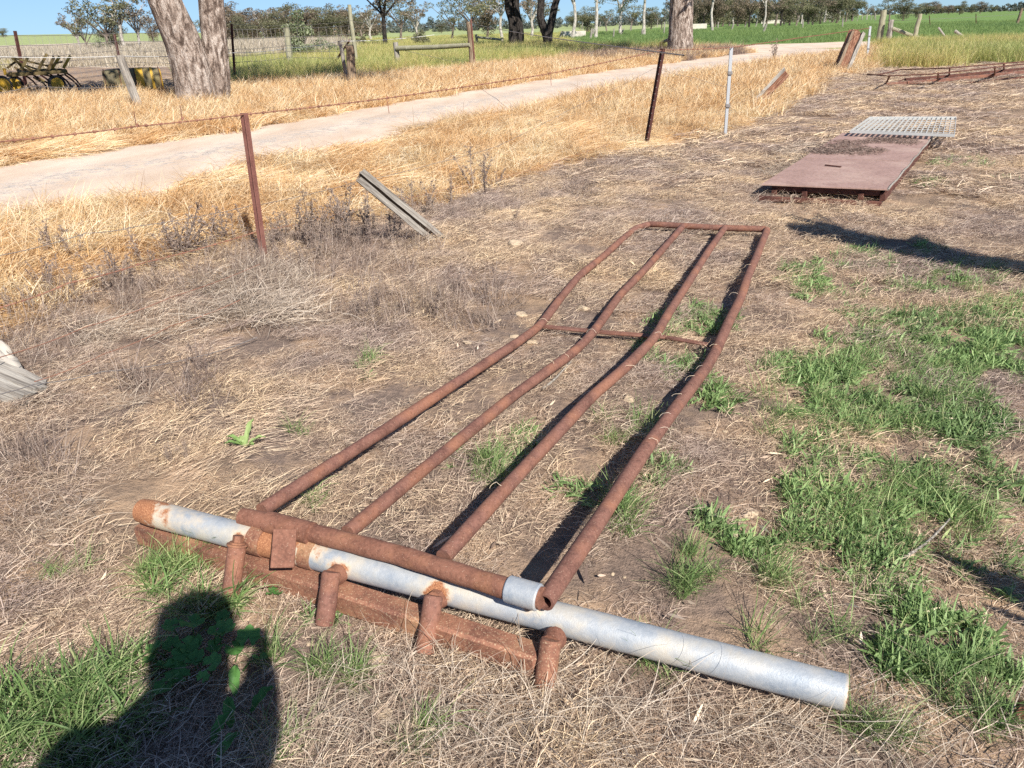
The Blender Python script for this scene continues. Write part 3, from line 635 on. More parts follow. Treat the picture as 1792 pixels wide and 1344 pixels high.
# straws wound round the bends
b = MB()
for (px_, py_, z_) in ((1185, 700, .12), (1165, 735, .13), (1228, 650, .09), (1250, 612, .085), (1035, 585, .075), (950, 566, .06), (1010, 600, .08), (985, 628, .09), (960, 640, .1), (1150, 592, .15), (1100, 650, .17), (1310, 470, .095), (1284, 520, .1), (1160, 760, .14), (870, 860, .2), (1140, 780, .15), (1210, 668, .1)):
    c = at(px_, py_, z_); d = np.array([.44, .9, 0]); s_ = np.cross(d, [0, 0, 1]); r_ = .0285; t0 = random.uniform(-.5, .3)
    b.tube([c + s_ * r_ * math.sin(t0 + t * 2.6 - 1.2) + np.array([0, 0, 1]) * r_ * math.cos(t0 + t * 2.6 - 1.2) + d * t * random.uniform(.0, .03) for t in np.linspace(0, 1, 8)], .0009, 4)
o = b.build('caught_straw', M['litter'], gate)
a = o.data.attributes.new('rnd', 'FLOAT', 'POINT'); a.data.foreach_set('value', np.full(len(o.data.vertices), .9, np.float32)); o['kind'] = 'stuff'

# ---------------------------------------------------------------- galvanised post with lugs
pA = at(248, 893, .135); pB = at(1480, 1212, .085)
post = thing('gate_post', 'galvanised steel pipe lying across the near end of the gate, rusty at its left end', 'post', (float(pA[0]), float(pA[1]), 0))
lugs = [((415, 955, .155), (404, 1040, .02), .028, 'rust'), ((580, 1000, .145), (568, 1092, .01), .028, 'rust'), ((759, 1042, .135), (743, 1142, .01), .028, 'rust'), ((964, 1118, .12), (953, 1200, .01), .029, 'rust_scale')]
def pipe():
    n, s = 160, 32; ax = pB - pA; L = np.linalg.norm(ax); d = ax / L; u_ = np.array([0, 0, 1.0]); u_ -= d * (u_ @ d); u_ /= np.linalg.norm(u_); v_ = np.cross(d, u_)
    V = []; rust = []
    lug3 = [at(*l[0]) for l in lugs]
    for i in range(n):
        t = i / (n - 1); r = .0445 * (1 + .01 * math.sin(t * 37))
        if t < .02: r *= .9 + 5 * t
        for k in range(s):
            q = 2 * math.pi * k / s; rr = r * (1 + .012 * math.sin(3 * q + t * 9) * (t < .3))
            p = pA + ax * t + (u_ * math.cos(q) + v_ * math.sin(q)) * rr; V.append(p)
            ru = .62 * max(0, 1 - t / .2) + .3 * max(0, 1 - t / .05)
            front = -v_ @ np.array([0, 1, 0]) * math.sin(q)
            for l3, rad, am in [(l3, .055, .95) for l3 in lug3[1:]] + [(at(470, 955, .15), .12, .95), (at(560, 962, .15), .05, .6), (lug3[0], .07, .9), (at(935, 1060, .14), .05, .45)]:
                dd = np.linalg.norm(p - l3); ru = max(ru, am * max(0, 1 - max(0, dd - rad * .35) / rad))
            if t > .995: ru = max(ru, .5)
            rust.append(min(ru, 1))
    F_ = [(i * s + k, i * s + (k + 1) % s, (i + 1) * s + (k + 1) % s, (i + 1) * s + k) for i in range(n - 1) for k in range(s)]
    F_.append(tuple(range(s)))
    # hollow right end
    base = len(V)
    for t, r in ((1.0, .0395), (.9, .0395)):
        for k in range(s):
            q = 2 * math.pi * k / s; V.append(pA + ax * t + (u_ * math.cos(q) + v_ * math.sin(q)) * r); rust.append(.8)
    e = (n - 1) * s
    F_ += [(e + k, e + (k + 1) % s, base + (k + 1) % s, base + k) for k in range(s)] + [(base + k, base + (k + 1) % s, base + s + (k + 1) % s, base + s + k) for k in range(s)]
    b = MB(); b.add(V, F_); o = b.build('pipe', M['galv'], post, recalc=True)
    a = o.data.attributes.new('rust', 'FLOAT', 'POINT'); a.data.foreach_set('value', np.array(rust, np.float32))
    return d, u_, v_
pd, pu, pv = pipe()
for i, (a_, b_, r, mm) in enumerate(lugs):
    A = at(*a_); B = at(*b_); b = MB(); d = (A - B) / np.linalg.norm(A - B)
    b.tube([B, A - d * .006, A], [r, r, r * .86], 22); b.build('lug', M[mm], post, recalc=True)
    if i:  # weld between lug and pipe
        t_ = (A - pA) @ pd; q = pA + pd * t_; b = MB(); e = (q - A); e /= np.linalg.norm(e)
        b.tube([A - d * .02 + e * .01, A - d * .02 + e * .045], [r * .95, r * 1.15], 14, jit=.12); b.build('weld', M['rust_orange'], post, recalc=True)
A = at(415, 955, .155); d = (A - at(404, 1040, .02)); d /= np.linalg.norm(d)
b = MB(); b.tube([A, A + d * .006], .032, 20); b.tube([A + d * .006, A + d * .012], .024, 20); o = b.build('washer', M['rust_orange'], post, recalc=True)
b = MB(); b.tube([A + d * .012, A + d * .032], .0165, 6, jit=0); b.build('bolt_head', M['rust_orange'], post, smooth=False, recalc=True)
# clamp ring right of the bolt and split sleeve under the strap
for (px_, r, w_, mm) in ((452, .0485, .05, 'rust_scale'), (540, .0475, .045, 'rust_scale')):
    c = at(px_, 893 + (px_ - 248) * .259, .13); t_ = (c - pA) @ pd; c = pA + pd * t_; b = MB(); b.tube([c - pd * w_ / 2, c + pd * w_ / 2], r, 28, jit=.02); b.build('clamp_ring', M[mm], post, recalc=True)

# ---------------------------------------------------------------- square bar under the lugs
b = MB(); A = at(240, 956); B = at(938, 1194); A[2] = .042; B[2] = .042
dd = (B - A); dd /= np.linalg.norm(dd); nrm = np.array([dd[1], -dd[0], 0]); nrm = nrm if nrm[1] > 0 else -nrm
A = A + nrm * .035; B = B + nrm * .035
b.bar(A, B, .07, .078, bev=.009)
o = b.build('square_steel_bar', M['rust_scale'], recalc=True); tag(o, 'rusty square steel section lying under the lugs of the galvanised post', 'steel bar')

# ---------------------------------------------------------------- steel cover, its frame, and the grating
zt = .14
c = [at(1333, 322, zt), at(1553, 331, zt), at(1634, 236, zt), at(1474, 233, zt)]
cov = thing('steel_cover', 'flat reddish-brown steel cover on a rusty frame of channels, beyond the gate', 'steel cover', (c[0][0], c[0][1], 0))
def quadslab(P, th, name, m, parent, nx=1):
    P = [np.array(p) for p in P]; b = MB(); V = [*P, *[p - np.array([0, 0, th]) for p in P]]
    b.add(V, [(0, 1, 2, 3), (7, 6, 5, 4), (0, 4, 5, 1), (1, 5, 6, 2), (2, 6, 7, 3), (3, 7, 4, 0)]); return b.build(name, m, parent, smooth=False, recalc=True)
def lerp(a, b, t): return a + (b - a) * t
tS = .42
l1, r1 = lerp(c[0], c[3], tS), lerp(c[1], c[2], tS)
quadslab([c[0], c[1], r1, l1], .012, 'plate', M['plate'], cov)
g = .006
quadslab([lerp(l1, c[3], g) + [0, 0, .003], lerp(r1, c[2], g) + [0, 0, .003], c[2] + [0, 0, .003], c[3] + [0, 0, .003]], .012, 'plate', M['plate'], cov)
fx = (c[1] - c[0]); fx /= np.linalg.norm(fx); fy = (c[3] - c[0]); fy /= np.linalg.norm(fy); Wc = np.linalg.norm(c[1] - c[0]); Lc = np.linalg.norm(c[3] - c[0])
def lp(u_, v_, z): 
    p = lerp(lerp(c[0], c[1], u_), lerp(c[3], c[2], u_), v_); return np.array([p[0], p[1], z])
for v_ in (.02, .35, .7, .98):
    b = MB(); b.bar(lp(.07, v_, .092), lp(.94, v_, .092), .04, .055); b.build('cross_channel', M['rust_dark'], cov, recalc=True)
for u_ in (.1, .35, .8, .97):
    b = MB(); b.bar(lp(u_, .01, .055), lp(u_, .97, .055), .05, .07); b.build('bearer', M['rust_dark'], cov, recalc=True)
for u0, u1 in ((.02, .28), (.3, .8), (.84, .99)):
    b = MB(); p, q = lp(u0, -.035, .03), lp(u1, -.035, .03); b.bar(p, q, .04, .045); b.build('skid', M['rust_dark'], cov, recalc=True)
b = MB(); P = [lp(1.004, t, .135 + .006 * math.sin(t * 30)) for t in np.linspace(0, 1, 40)]
b.tube(P, .01, 6); o = b.build('edge_trim', M['wood_grey'], cov)
b = MB(); b.bar(lp(.3, .3, zt + .01), lp(.46, .28, zt + .01), .02, .012); tag(b.build('iron_strip', M['rust_dark'], recalc=True), 'short dark iron strip lying on the near plate of the steel cover', 'iron strip')
leafl = [blades(60, .2, (.02, .06), (.006, .014), (70, 92), (0, 20), 2, (.0, .01), seed=s + 800, flatz=(.001, .012)) for s in range(3)]
P = []
for _ in range(60):
    u_, v_ = RS.rand() * .62, .5 + RS.rand() * .12 + .02; P.append(lp(u_, v_, zt + .005))
for _ in range(60):
    u_ = RS.rand() * .85 + .05; v_ = .68 + .14 * RS.rand() + .08 * (u_ > .3); P.append(lp(u_, v_, zt + .005))
P = np.array(P); scatter('leaf_litter', 'dead leaves blown over the far plate of the steel cover', leafl, P, np.stack([0 * P[:, 0], 0 * P[:, 0], RS.rand(len(P)) * 6], 1), .5 + .4 * RS.rand(len(P)), M['brush'])
zg = .2
q = [at(1487, 231, zg), at(1670, 238, zg), at(1673, 207, zg), at(1521, 207, zg)]
gr = thing('steel_grating', 'pale galvanised walkway grating resting on the far end of the steel cover', 'grating', (q[0][0], q[0][1], 0))
for i in range(20):
    u_ = i / 19; a_, b_ = lerp(q[0], q[1], u_), lerp(q[3], q[2], u_); b = MB(); b.bar(a_, b_, .007, .032, bev=0); b.build('bearing_bar', M['grate'], gr, smooth=False)
for i in range(9):
    v_ = i / 8; a_, b_ = lerp(q[0], q[3], v_), lerp(q[1], q[2], v_); b = MB(); b.bar(a_ + [0, 0, .006], b_ + [0, 0, .006], .005 if 0 < i < 8 else .01, .008 if 0 < i < 8 else .035, bev=0); b.build('cross_rod', M['grate'], gr, smooth=False)

# ---------------------------------------------------------------- near fence
def base_top(bp, tp):
    B = at(*bp); d = ray(*tp); t = (B[:2] @ d[:2]) / (d[:2] @ d[:2]); T = CAM + d * t; return B, T
def vee(name, label, bp, tp, m, w_=.045, z0=-.1, cat='fence post', group=None, holes=True):
    B, T = base_top(bp, tp); t = thing(name, label, cat, (B[0], B[1], 0), group)
    d = T - B; L = np.linalg.norm(d); d /= L; fr = -B / np.linalg.norm(B); fr = np.array([fr[0], fr[1], 0]); fr -= d * (fr @ d); fr /= np.linalg.norm(fr); s_ = np.cross(d, fr)
    b = MB(); prof = []
    th = .0035
    for k, (dx, dy) in enumerate(((0, 1), (-.87, -.5), (.87, -.5))):   # three flanges
        e = s_ * dx + fr * dy; nn = np.cross(d, e); p0 = B - d * .1
        V = [];
        for zz in (0, 1):
            o_ = p0 + (T - p0) * zz
            V += [o_ + nn * th, o_ - nn * th, o_ + e * w_ * .75 - nn * th, o_ + e * w_ * .75 + nn * th]
        b.add(V, [(0, 1, 2, 3), (7, 6, 5, 4), (0, 4, 5, 1), (1, 5, 6, 2), (2, 6, 7, 3), (3, 7, 4, 0)])
    b.build('picket_shaft', m, t, smooth=False, recalc=True)
    return t, B, T, d, fr, s_
t, B1, T1, *_ = vee('steel_picket', 'reddish-brown star picket nearest the camera, pale straw at its foot', (462, 452), (427, 198), M['picket'], .042)
t, B2, T2, dd2, fr2, s2 = vee('steel_picket', 'dark rusty star picket with pale hole marks, standing in golden grass', (1130, 258), (1160, 85), M['iron_black'], .05)
b = MB()
for k in range(14):
    p = B2 + (T2 - B2) * (.1 + .85 * k / 13) + fr2 * .04; b.box(p, (.008, .008, .01))
b.build('holes', M['wire_grey'], t, smooth=False)['kind'] = 'stuff'
def galvpicket(label, bp, tp, w_=.03):
    B, T = base_top(bp, tp); t = thing('galvanised_picket', label, 'fence post', (B[0], B[1], 0)); b = MB(); p0 = B - np.array([0, 0, .1])
    b.bar(p0, T, w_ * 1.3, w_ * .7, up=(0, -1, 0)); b.build('picket_shaft', M['galv_plain'], t, recalc=True)
    for f in (.36, .72):
        b = MB(); p = B + (T - B) * f; b.box(p + [.0, -.02, 0], (w_ * 1.9, .03, .05), bev=.006); b.build('insulator', M['wire_grey'], t, recalc=True)
galvpicket('galvanised picket with two clips, right of the dark star picket', (1269, 240), (1280, 82), .036)
galvpicket('far galvanised picket at the end of the fence, by the broken timber post', (1517, 107), (1523, 46), .06)
Pp = np.array([-1.93, 5.95])
def pl(x, y, off=0.0):
    dd = ray(x, y); P0 = Pp + FN * off; k = ((P0 - CAM[:2]) @ FN) / (dd[:2] @ FN); return CAM + dd * k
def sag(P, n=24, s=.0):
    P = [np.array(p) for p in P]; out = []
    for a_, b_ in zip(P[:-1], P[1:]):
        for t_ in np.linspace(0, 1, n, endpoint=False): 
            p = a_ + (b_ - a_) * t_; p = p - np.array([0, 0, s * 4 * t_ * (1 - t_)]); out.append(p)
    out.append(P[-1]); return np.array(out)
def barbed(label, P, r=.0022, m=None, sp=.115, sag_=.01, barbs=True, name='barbed_wire', cat='wire', bl=.014):
    P = sag(P, 24, sag_); tot = np.r_[0, np.cumsum(np.linalg.norm(np.diff(P, axis=0), axis=1))]
    t = thing(name, label, cat, P[0]); m = m or M['wire']
    n = max(int(tot[-1] / .02), 10); n = min(n, 900)
    Q = interp3(P, n); ph = np.linspace(0, tot[-1] / .03, n) * 2
    for k in (0, 1) if barbs else (0,):
        b = MB(); o_ = np.stack([np.cos(ph + k * 3.14) * 0, np.cos(ph + k * 3.14) * r * .9, np.sin(ph + k * 3.14) * r * .9], 1) if barbs else 0
        b.tube(Q + o_, r, 5, caps=False); b.build('strand', m, t)
    if barbs:
        b = MB(); s = .05
        while s < tot[-1]:
            p = np.array([np.interp(s, tot, P[:, i]) for i in range(3)]); dv = P[min(np.searchsorted(tot, s), len(P) - 1)] - P[max(np.searchsorted(tot, s) - 1, 0)]; dv /= np.linalg.norm(dv) + 1e-9
            b.tube([p - dv * .008, p + dv * .008], r * 2.6, 6)
            for _ in range(2):
                v = RS.randn(3); v -= dv * (v @ dv); v /= np.linalg.norm(v); b.tube([p - v * bl, p + v * bl], [r * .3, r * .8] if False else r * .7, 4)
            s += sp * random.uniform(.8, 1.2)
        o = b.build('barbs', m, t); o['kind'] = 'stuff'
    return t
barbed('rusty barbed top wire of the near fence, running from the left edge past both pickets', [pl(-260, 302), pl(0, 248), pl(240, 221), T1 - [0, 0, .01], pl(675, 172), pl(950, 131), T2 - [0, 0, .02], at(1280, 83, 1.23), pl(1400, 66), at(1523, 49, 1.2)], .0032, sag_=.004)
b = MB()
WT = thing('barbed_wire_ties', 'bent wire tails twisted round the barbed top wire', 'wire ties', pl(238, 220))
for (px_, py_) in ((238, 220), (676, 171), (318, 208), (962, 128)):
    b = MB()
    p = pl(px_, py_); b.tube([p, p + [.01, -.01, .05 if px_ < 400 else -.06], p + [.015, -.02, .09 if px_ < 400 else -.13]], .003, 5)
    b.tube([p + [0, 0, -.008], p + [.01, .01, .01]], .008, 6); b.build('wire_tie', M['wire'], WT)

barbed('thin grey second wire of the near fence', [pl(-200, 485), pl(0, 447), pl(150, 408), pl(240, 396), pl(440, 360)], .0022, M['wire_grey'], barbs=False, name='plain_wire')
barbed('thin wire sagging over the golden grass from the reddish picket to the dark picket', [pl(446, 360), pl(625, 318), pl(760, 286), pl(870, 256), pl(1000, 190), pl(1146, 119)], .002, M['wire_grey'], barbs=False, name='plain_wire')
barbed('short slack wire between the dark picket and the galvanised picket', [pl(1148, 120), pl(1215, 136), pl(1272, 152)], .002, M['wire_grey'], barbs=False, name='plain_wire')
barbed('low rusty barbed wire through the dead weeds left of the red picket', [pl(-200, 600), pl(0, 538), pl(120, 495), pl(250, 460), pl(450, 405)], .0024, bl=.01)
barbed('low rusty wire sagging past the leaning split rail', [pl(453, 405), pl(600, 372), pl(760, 335), pl(920, 300), pl(1140, 225)], .002, barbs=False, name='plain_wire')
barbed('slack rusty wire lying over the short grass in front of the dead weeds', [at(-100, 668, .22), at(0, 625, .2), at(150, 572, .15), at(300, 520, .12), at(455, 462, .1)], .0024, barbs=False, name='plain_wire')
barbed('rusty wire rising from the bottom left timber', [at(60, 668, .12), at(180, 620, .12), at(300, 570, .1), at(420, 525, .12)], .0022, barbs=False, name='plain_wire')
barbed('smooth grey wire lying over the litter right of the bottom left timber', [at(-60, 700, .2), at(60, 672, .14), at(180, 650, .08), at(330, 628, .05), at(450, 590, .04)], .0024, M['wire_grey'], barbs=False, name='plain_wire')

def timber(name, label, A, B, r, m, sides=10, jit=.12, cat='timber', group=None, split=False, taper=.92, parts=None):
    A = np.array(A, float); B = np.array(B, float); t = thing(name, label, cat, (A[0], A[1], max(0, A[2])), group)
    n = 8; P = np.array([A + (B - A) * k / (n - 1) + RS.randn(3) * r * .06 for k in range(n)]); b = MB()
    b.tube(P, np.linspace(r, r * taper, n), sides, jit=jit)
    # run the grain along the post: local z = post axis
    d = Vector(B - A).normalized(); qn = d.to_track_quat('Z', 'Y'); inv = qn.to_matrix().inverted()
    me_o = b.build('shaft', M[m], None, recalc=True)
    me_o.data.transform(Matrix.Translation(-Vector(A))); me_o.data.transform(inv.to_4x4())
    me_o.parent = t; me_o.location = (0, 0, A[2] - max(0, A[2])); me_o.rotation_euler = qn.to_euler()
    return t
def plank(p, q, w_, h_, m, name, parent, up=(0, 0, 1)):
    p = np.array(p); q = np.array(q); L = np.linalg.norm(q - p); b = MB(); nseg = 10
    # length along local z
    V = []
    for i in range(nseg + 1):
        z = L * i / nseg
        for (sx, sy) in ((-1, -1), (1, -1), (1, 1), (-1, 1)): V.append((sx * w_ / 2 * (1 + .08 * RS.randn()), sy * h_ / 2 * (1 + .08 * RS.randn()), z + (RS.randn() * .02 if i in (0, nseg) else 0)))
    b.add(V, [(i * 4 + k, i * 4 + (k + 1) % 4, i * 4 + 4 + (k + 1) % 4, i * 4 + 4 + k) for i in range(nseg) for k in range(4)] + [(3, 2, 1, 0), tuple(nseg * 4 + k for k in range(4))])
    o = b.build(name, M[m], None, smooth=False, recalc=True)
    d = Vector(q - p).normalized(); u_ = Vector(up); x_ = d.cross(u_).normalized(); y_ = d.cross(x_).normalized()
    o.parent = parent; R = Matrix((x_, y_, d)).transposed().to_4x4()
    o.matrix_local = Matrix.Translation(Vector(p) - Vector(parent.location)) @ R
    return o
# leaning split rail with a dark groove
A = at(769, 421, -.02); B = at(627, 306, .62)
t = thing('split_rail', 'grooved grey split timber leaning out of the ground among dead weeds', 'timber', (A[0], A[1], 0))
sd = np.cross((B - A) / np.linalg.norm(B - A), [0, -1, .3]); sd /= np.linalg.norm(sd)
plank(A + sd * .037, B + sd * .037, .042, .05, 'wood_grey', 'rail_half', t, (0, -1, .5)); plank(A - sd * .037, B - sd * .037 + [.02, 0, .0], .045, .045, 'wood_grey', 'rail_half', t, (0, -1, .5))
plank(A + [0, .03, -.012], B + [0, .03, -.03], .05, .03, 'wood_brown', 'rail_core', t, (0, -1, .5))
# bottom-left timber and sheet
A = at(68, 692, .03); B = at(-190, 585, .3)
t = thing('weathered_timber', 'thick grey weathered timber end poking in at the left edge', 'timber', (A[0], A[1], 0))
nrm_ = np.array([.35, .9, 0]); 
for k in range(3): plank(A + nrm_ * .06 * (k - 1) + [0, 0, .012 * (k % 2)], B + nrm_ * .06 * (k - 1), .066, .09 - .012 * k, 'wood_grey', 'splinter', t)
b = MB(); n = 14; V = []
for i in range(n):
    for j in range(n):
        p = lerp(lerp(at(-120, 540), at(25, 632), i / (n - 1)), lerp(at(-150, 640), at(52, 672), i / (n - 1)), j / (n - 1)); z = .04 + .05 * abs(math.sin(i * .9 + j * .35)) * (1 - .5 * j / n) + RS.rand() * .012
        V.append((p[0], p[1], z))
b.add(V, [(i * n + j, i * n + j + 1, (i + 1) * n + j + 1, (i + 1) * n + j) for i in range(n - 1) for j in range(n - 1)])
o = b.build('plastic_sheet', M['cloth']); so_ = o.modifiers.new('thickness', 'SOLIDIFY'); so_.thickness = .002; tag(o, 'crumpled off-white plastic sheet behind the weathered timber end', 'plastic sheet')
# stump-like log and the broken timber post
A = at(1322, 183, .02); B = at(1361, 149, .36); t = thing('fallen_log', 'short split log lying tilted in the straw between the galvanised picket and the broken post', 'log', (A[0], A[1], 0))
B = B + (B - A) * .35 + [0, 0, .1]; plank(A, B, .17, .13, 'wood_red', 'log_half', t, (0, -1, .5)); plank(A + [-.09, -.07, .03], B + [-.09, -.07, .05], .06, .14, 'wood_grey', 'bark_side', t, (0, -1, .5))
B = at(1464, 128); T = np.array([10.9, 25.9, 1.1])
t = timber('broken_timber_post', 'leaning broken timber post with red-brown heart and pale split side', B - [0, 0, .2], T, .2, 'wood_red', 9, .3, cat='fence post')
plank(B + [.2, -.12, -.1], T + [.2, -.1, -.02], .1, .16, 'wood_grey', 'split_face', t, (0, -1, 0))
plank(B + [-.14, -.16, -.1], T + [-.14, -.16, .08], .08, .1, 'wood_brown', 'splinter', t, (0, -1, 0))
barbed('thin wire lying on the ground behind the steel cover', [at(1500, 133, .02), at(1560, 137, .02), at(1600, 140, .02)], .004, barbs=False, name='plain_wire')

# ---------------------------------------------------------------- timber fence furniture across the track
def vpost(name, label, bp, tp, r, m, cat='fence post', group=None, jit=.08, sides=12):
    B, T = base_top(bp, tp); return timber(name, label, B - [0, 0, .15], T, r, m, sides, jit, cat, group), B, T
vpost('timber_post', 'grey leaning timber post, cracked, in front of the yellow drum', (248, 196), (209, 97), .1, 'wood_grey', jit=.25, sides=8)
vpost('timber_post', 'stout dark timber post with a split, shadowed grass at its foot', (617, 154), (612, 80), .14, 'wood_brown', jit=.1)
vpost('leaning_timber', 'thin grey timber leaning against the stout dark post', (611, 152), (594, 71), .06, 'wood_grey', cat='timber')
vpost('tall_timber_post', 'tall slim grey round post behind the stout dark post', (625, 118), (611, 8), .1, 'wood_treated')
vpost('timber_post', 'grey timber post left of the tall slim post, behind the netting', (508, 120), (501, 48), .14, 'wood_treated')
vpost('timber_post', 'short dark post beside the grey timber post near the pale shrub', (497, 106), (494, 80), .07, 'wood_brown')
A = at(580, 122, .05); B = at(618, 66, .9)
timber('rusty_stay', 'thin brown diagonal stay left of the stout dark post', at(579, 119, .0), np.array([at(617, 122)[0], at(617, 122)[1], 1.2]), .05, 'wood_red', cat='fence stay')
B1_, T1_ = base_top((696, 122), (692, 74)); B2_, T2_ = base_top((827, 122), (820, 38))
hf = thing('rail_stay_frame', 'H-shaped timber strainer of two posts and a horizontal rail beyond the track', 'fence strainer', (B1_[0], B1_[1], 0))
for (B_, T_, r_, mm) in ((B1_, T1_, .12, 'wood_grey'), (B2_, T2_, .115, 'wood_brown')):
    b = MB(); b.tube([B_ - [0, 0, .1], (B_ + T_) / 2 + [.02, 0, 0], T_], [r_, r_ * .97, r_ * .92], 12, jit=.06); b.build('post', M[mm], hf, recalc=True)
h1 = B1_ + (T1_ - B1_) * .78; h2 = B2_ + (T2_ - B2_) * .52
b = MB(); b.tube([h1 + [.05, -.1, 0], (h1 + h2) / 2 + [0, -.05, -.02], h2 + [0, -.1, 0]], [.1, .095, .085], 12, jit=.05); b.build('rail', M['wood_treated'], hf, recalc=True)
b = MB(); b.tube([h1 + [0, -.1, 0], B2_ + [0, -.1, .15]], .008, 4); b.build('stay_wire', M['wire_grey'], hf)
b = MB(); b.tube([B2_ + [.12, -.1, 0], T2_ + [.1, -.1, .1]], .03, 5); b.build('picket_shaft', M['picket'], hf)
# second strainer further back, and posts round it
def post_rail(label, a, b_, rt, m='wood_treated'):
    (Ba, Ta), (Bb, Tb) = base_top(*a), base_top(*b_); t = thing('rail_stay_frame', label, 'fence strainer', (Ba[0], Ba[1], 0))
    for B_, T_ in ((Ba, Ta), (Bb, Tb)): b = MB(); b.tube([B_, T_], .11, 8); b.build('post', M[m], t, recalc=True)
    b = MB(); b.tube([Ba + (Ta - Ba) * rt, Bb + (Tb - Bb) * rt], .09, 8); b.build('rail', M[m], t, recalc=True)
post_rail('far low strainer rail left of the pair of dark trunks', ((836, 84), (833, 60)), ((880, 84), (879, 66)), .8, 'wood_treated')
vpost('timber_post', 'short pale post with a green bush behind it, seen above the horizontal rail', (736, 84), (735, 66), .17, 'wood_grey')
vee('rusty_picket', 'thin rusty picket in the green grass just right of the twin-trunked tree', (412, 150), (405, 42), M['iron_black'], .06)
vee('dark_picket', 'dark steel picket standing over the yellow cultivator', (46, 152), (26, 54), M['iron_black'], .09)
vee('dark_picket', 'dark steel picket behind the grey leaning timber post', (214, 128), (200, 60), M['iron_black'], .09)
vee('dark_picket', 'small dark picket seen between the two trunks of the twin-trunked tree', (352, 100), (343, 58), M['iron_black'], .07)
# lone trunk stay
timber('timber_post', 'dark square post in front of the thick lone trunk', at(1181, 97) - [0, 0, .1], base_top((1181, 97), (1197, 36))[1], .11, 'wood_brown', 6, .05, cat='fence post')
B_, T_ = base_top((1181, 97), (1197, 36)); A_ = at(1140, 83)
timber('diagonal_stay', 'grey timber stay slanting down left from the dark square post', base_top((1138, 84), (1138, 81))[0], lerp(B_, T_, .62), .09, 'wood_grey', cat='fence stay')
# strainer assembly at upper right
vpost('round_timber_post', 'thick round treated post, tallest of the group at the upper right', (1538, 73), (1547, 18), .2, 'wood_treated')
vpost('timber_post', 'weathered split post leaning on the thick round post', (1555, 73), (1560, 35), .17, 'wood_grey', sides=7, jit=.3)
vpost('round_timber_post', 'slimmer round post right of the thick one, crossed by a slanting stay', (1598, 73), (1611, 24), .13, 'wood_treated')
timber('slanting_stay', 'round timber stay sloping down from the thick post past the slimmer one', base_top((1558, 73), (1562, 50))[1], base_top((1624, 72), (1624, 70))[0], .11, 'wood_treated', cat='fence stay')
timber('small_timber_stub', 'thin pale stick leaning left above the tall grass', base_top((1659, 71), (1659, 69))[0], base_top((1658, 71), (1642, 48))[1], .06, 'wood_grey')
timber('small_timber_stub', 'short pale timber lying tilted, right of the thin pale stick', base_top((1692, 70), (1692, 68))[0], base_top((1690, 70), (1671, 54))[1], .1, 'wood_grey')
vpost('timber_post', 'dark leaning post at the right edge in the shaded crop', (1779, 44), (1789, 14), .16, 'wood_brown')
for i, (xb, yb, xt, yt) in enumerate(((1628, 47, 1626, 27), (1708, 45, 1708, 24))):
    vee('thin_crop_picket', ['thin dark picket in the crop right of the slimmer round post', 'thin dark picket in the crop midway to the right edge'][i], (xb, yb), (xt, yt), M['iron_black'], .07)
# far paddock fence: pale grey split posts
far_posts = [(979, 68, 984, 55), (985, 66, 985, 54), (1033, 70, 1036, 50), (1037, 62, 1039, 50), (1073, 68, 1075, 50), (1085, 63, 1092, 50), (1103, 55, 1104, 44), (1123, 64, 1124, 50), (1127, 62, 1128, 48), (1162, 60, 1163, 38), (1280, 54, 1284, 40), (1303, 48, 1307, 38), (1322, 47, 1326, 36), (1335, 58, 1342, 42), (1358, 44, 1360, 33), (1372, 43, 1375, 33), (1245, 50, 1247, 36), (1256, 52, 1257, 38), (1404, 52, 1406, 34), (1474, 50, 1475, 32)]
far_posts += [(x_, 45 - (x_ - 896) * .0314 + 10.5 + random.uniform(-1, 1.5), x_ + random.uniform(-.5, 4), 45 - (x_ - 896) * .0314 - random.uniform(1, 3)) for x_ in list(range(1388, 1540, 8)) + [1175, 1150, 1060, 1048, 1018]]
proto = None
for (bx, by, tx, ty) in far_posts:
    B, T = base_top((bx, by), (tx, ty)); L = np.linalg.norm(T - B)
    if proto is None:
        b = MB(); b.tube([(0, 0, -.1), (.01, 0, .5), (0, .01, 1)], [.09, .085, .07], 7, jit=.2); proto = b.build('split_fence_post', M['wood_grey'], recalc=True); o = proto
    else: o = proto.copy(); COL.objects.link(o)
    o.location = B; o.rotation_euler = Vector(T - B).to_track_quat('Z', 'Y').to_euler(); o.scale = (random.uniform(.9, 1.6),) * 2 + (float(L),)
    tag(o, 'weathered grey split post in the far fence line along the green crop', 'fence post', 'split posts of the far paddock fence')
# netting left of the track
def netting(label, P, hs, step, m, r=.006):
    t = thing('wire_netting', label, 'wire fence', (P[0][0], P[0][1], 0)); P = np.array(P, float)
    for h in hs:
        b = MB(); Q = []
        for a_, b_ in zip(P[:-1], P[1:]):
            for t_ in np.linspace(0, 1, 10, endpoint=False): p = a_ + (b_ - a_) * t_; Q.append([p[0], p[1], h - .06 * 4 * t_ * (1 - t_) * random.uniform(.3, 1)])
        Q.append([*P[-1][:2], h]); b.tube(Q, r, 4, caps=False); b.build('line_wire', m, t)
    b = MB(); d = np.r_[0, np.cumsum(np.hypot(*np.diff(P[:, :2], axis=0).T))]; s = 0
    while s < d[-1]:
        p = [np.interp(s, d, P[:, 0]), np.interp(s, d, P[:, 1])]; b.tube([[p[0], p[1], 0.05], [p[0] + random.uniform(-.05, .05), p[1], hs[len(hs) // 2]], [p[0], p[1], hs[-1]]], r * .7, 3, caps=False); s += step
    o = b.build('stay_wires', m, t); o['kind'] = 'stuff'; return t
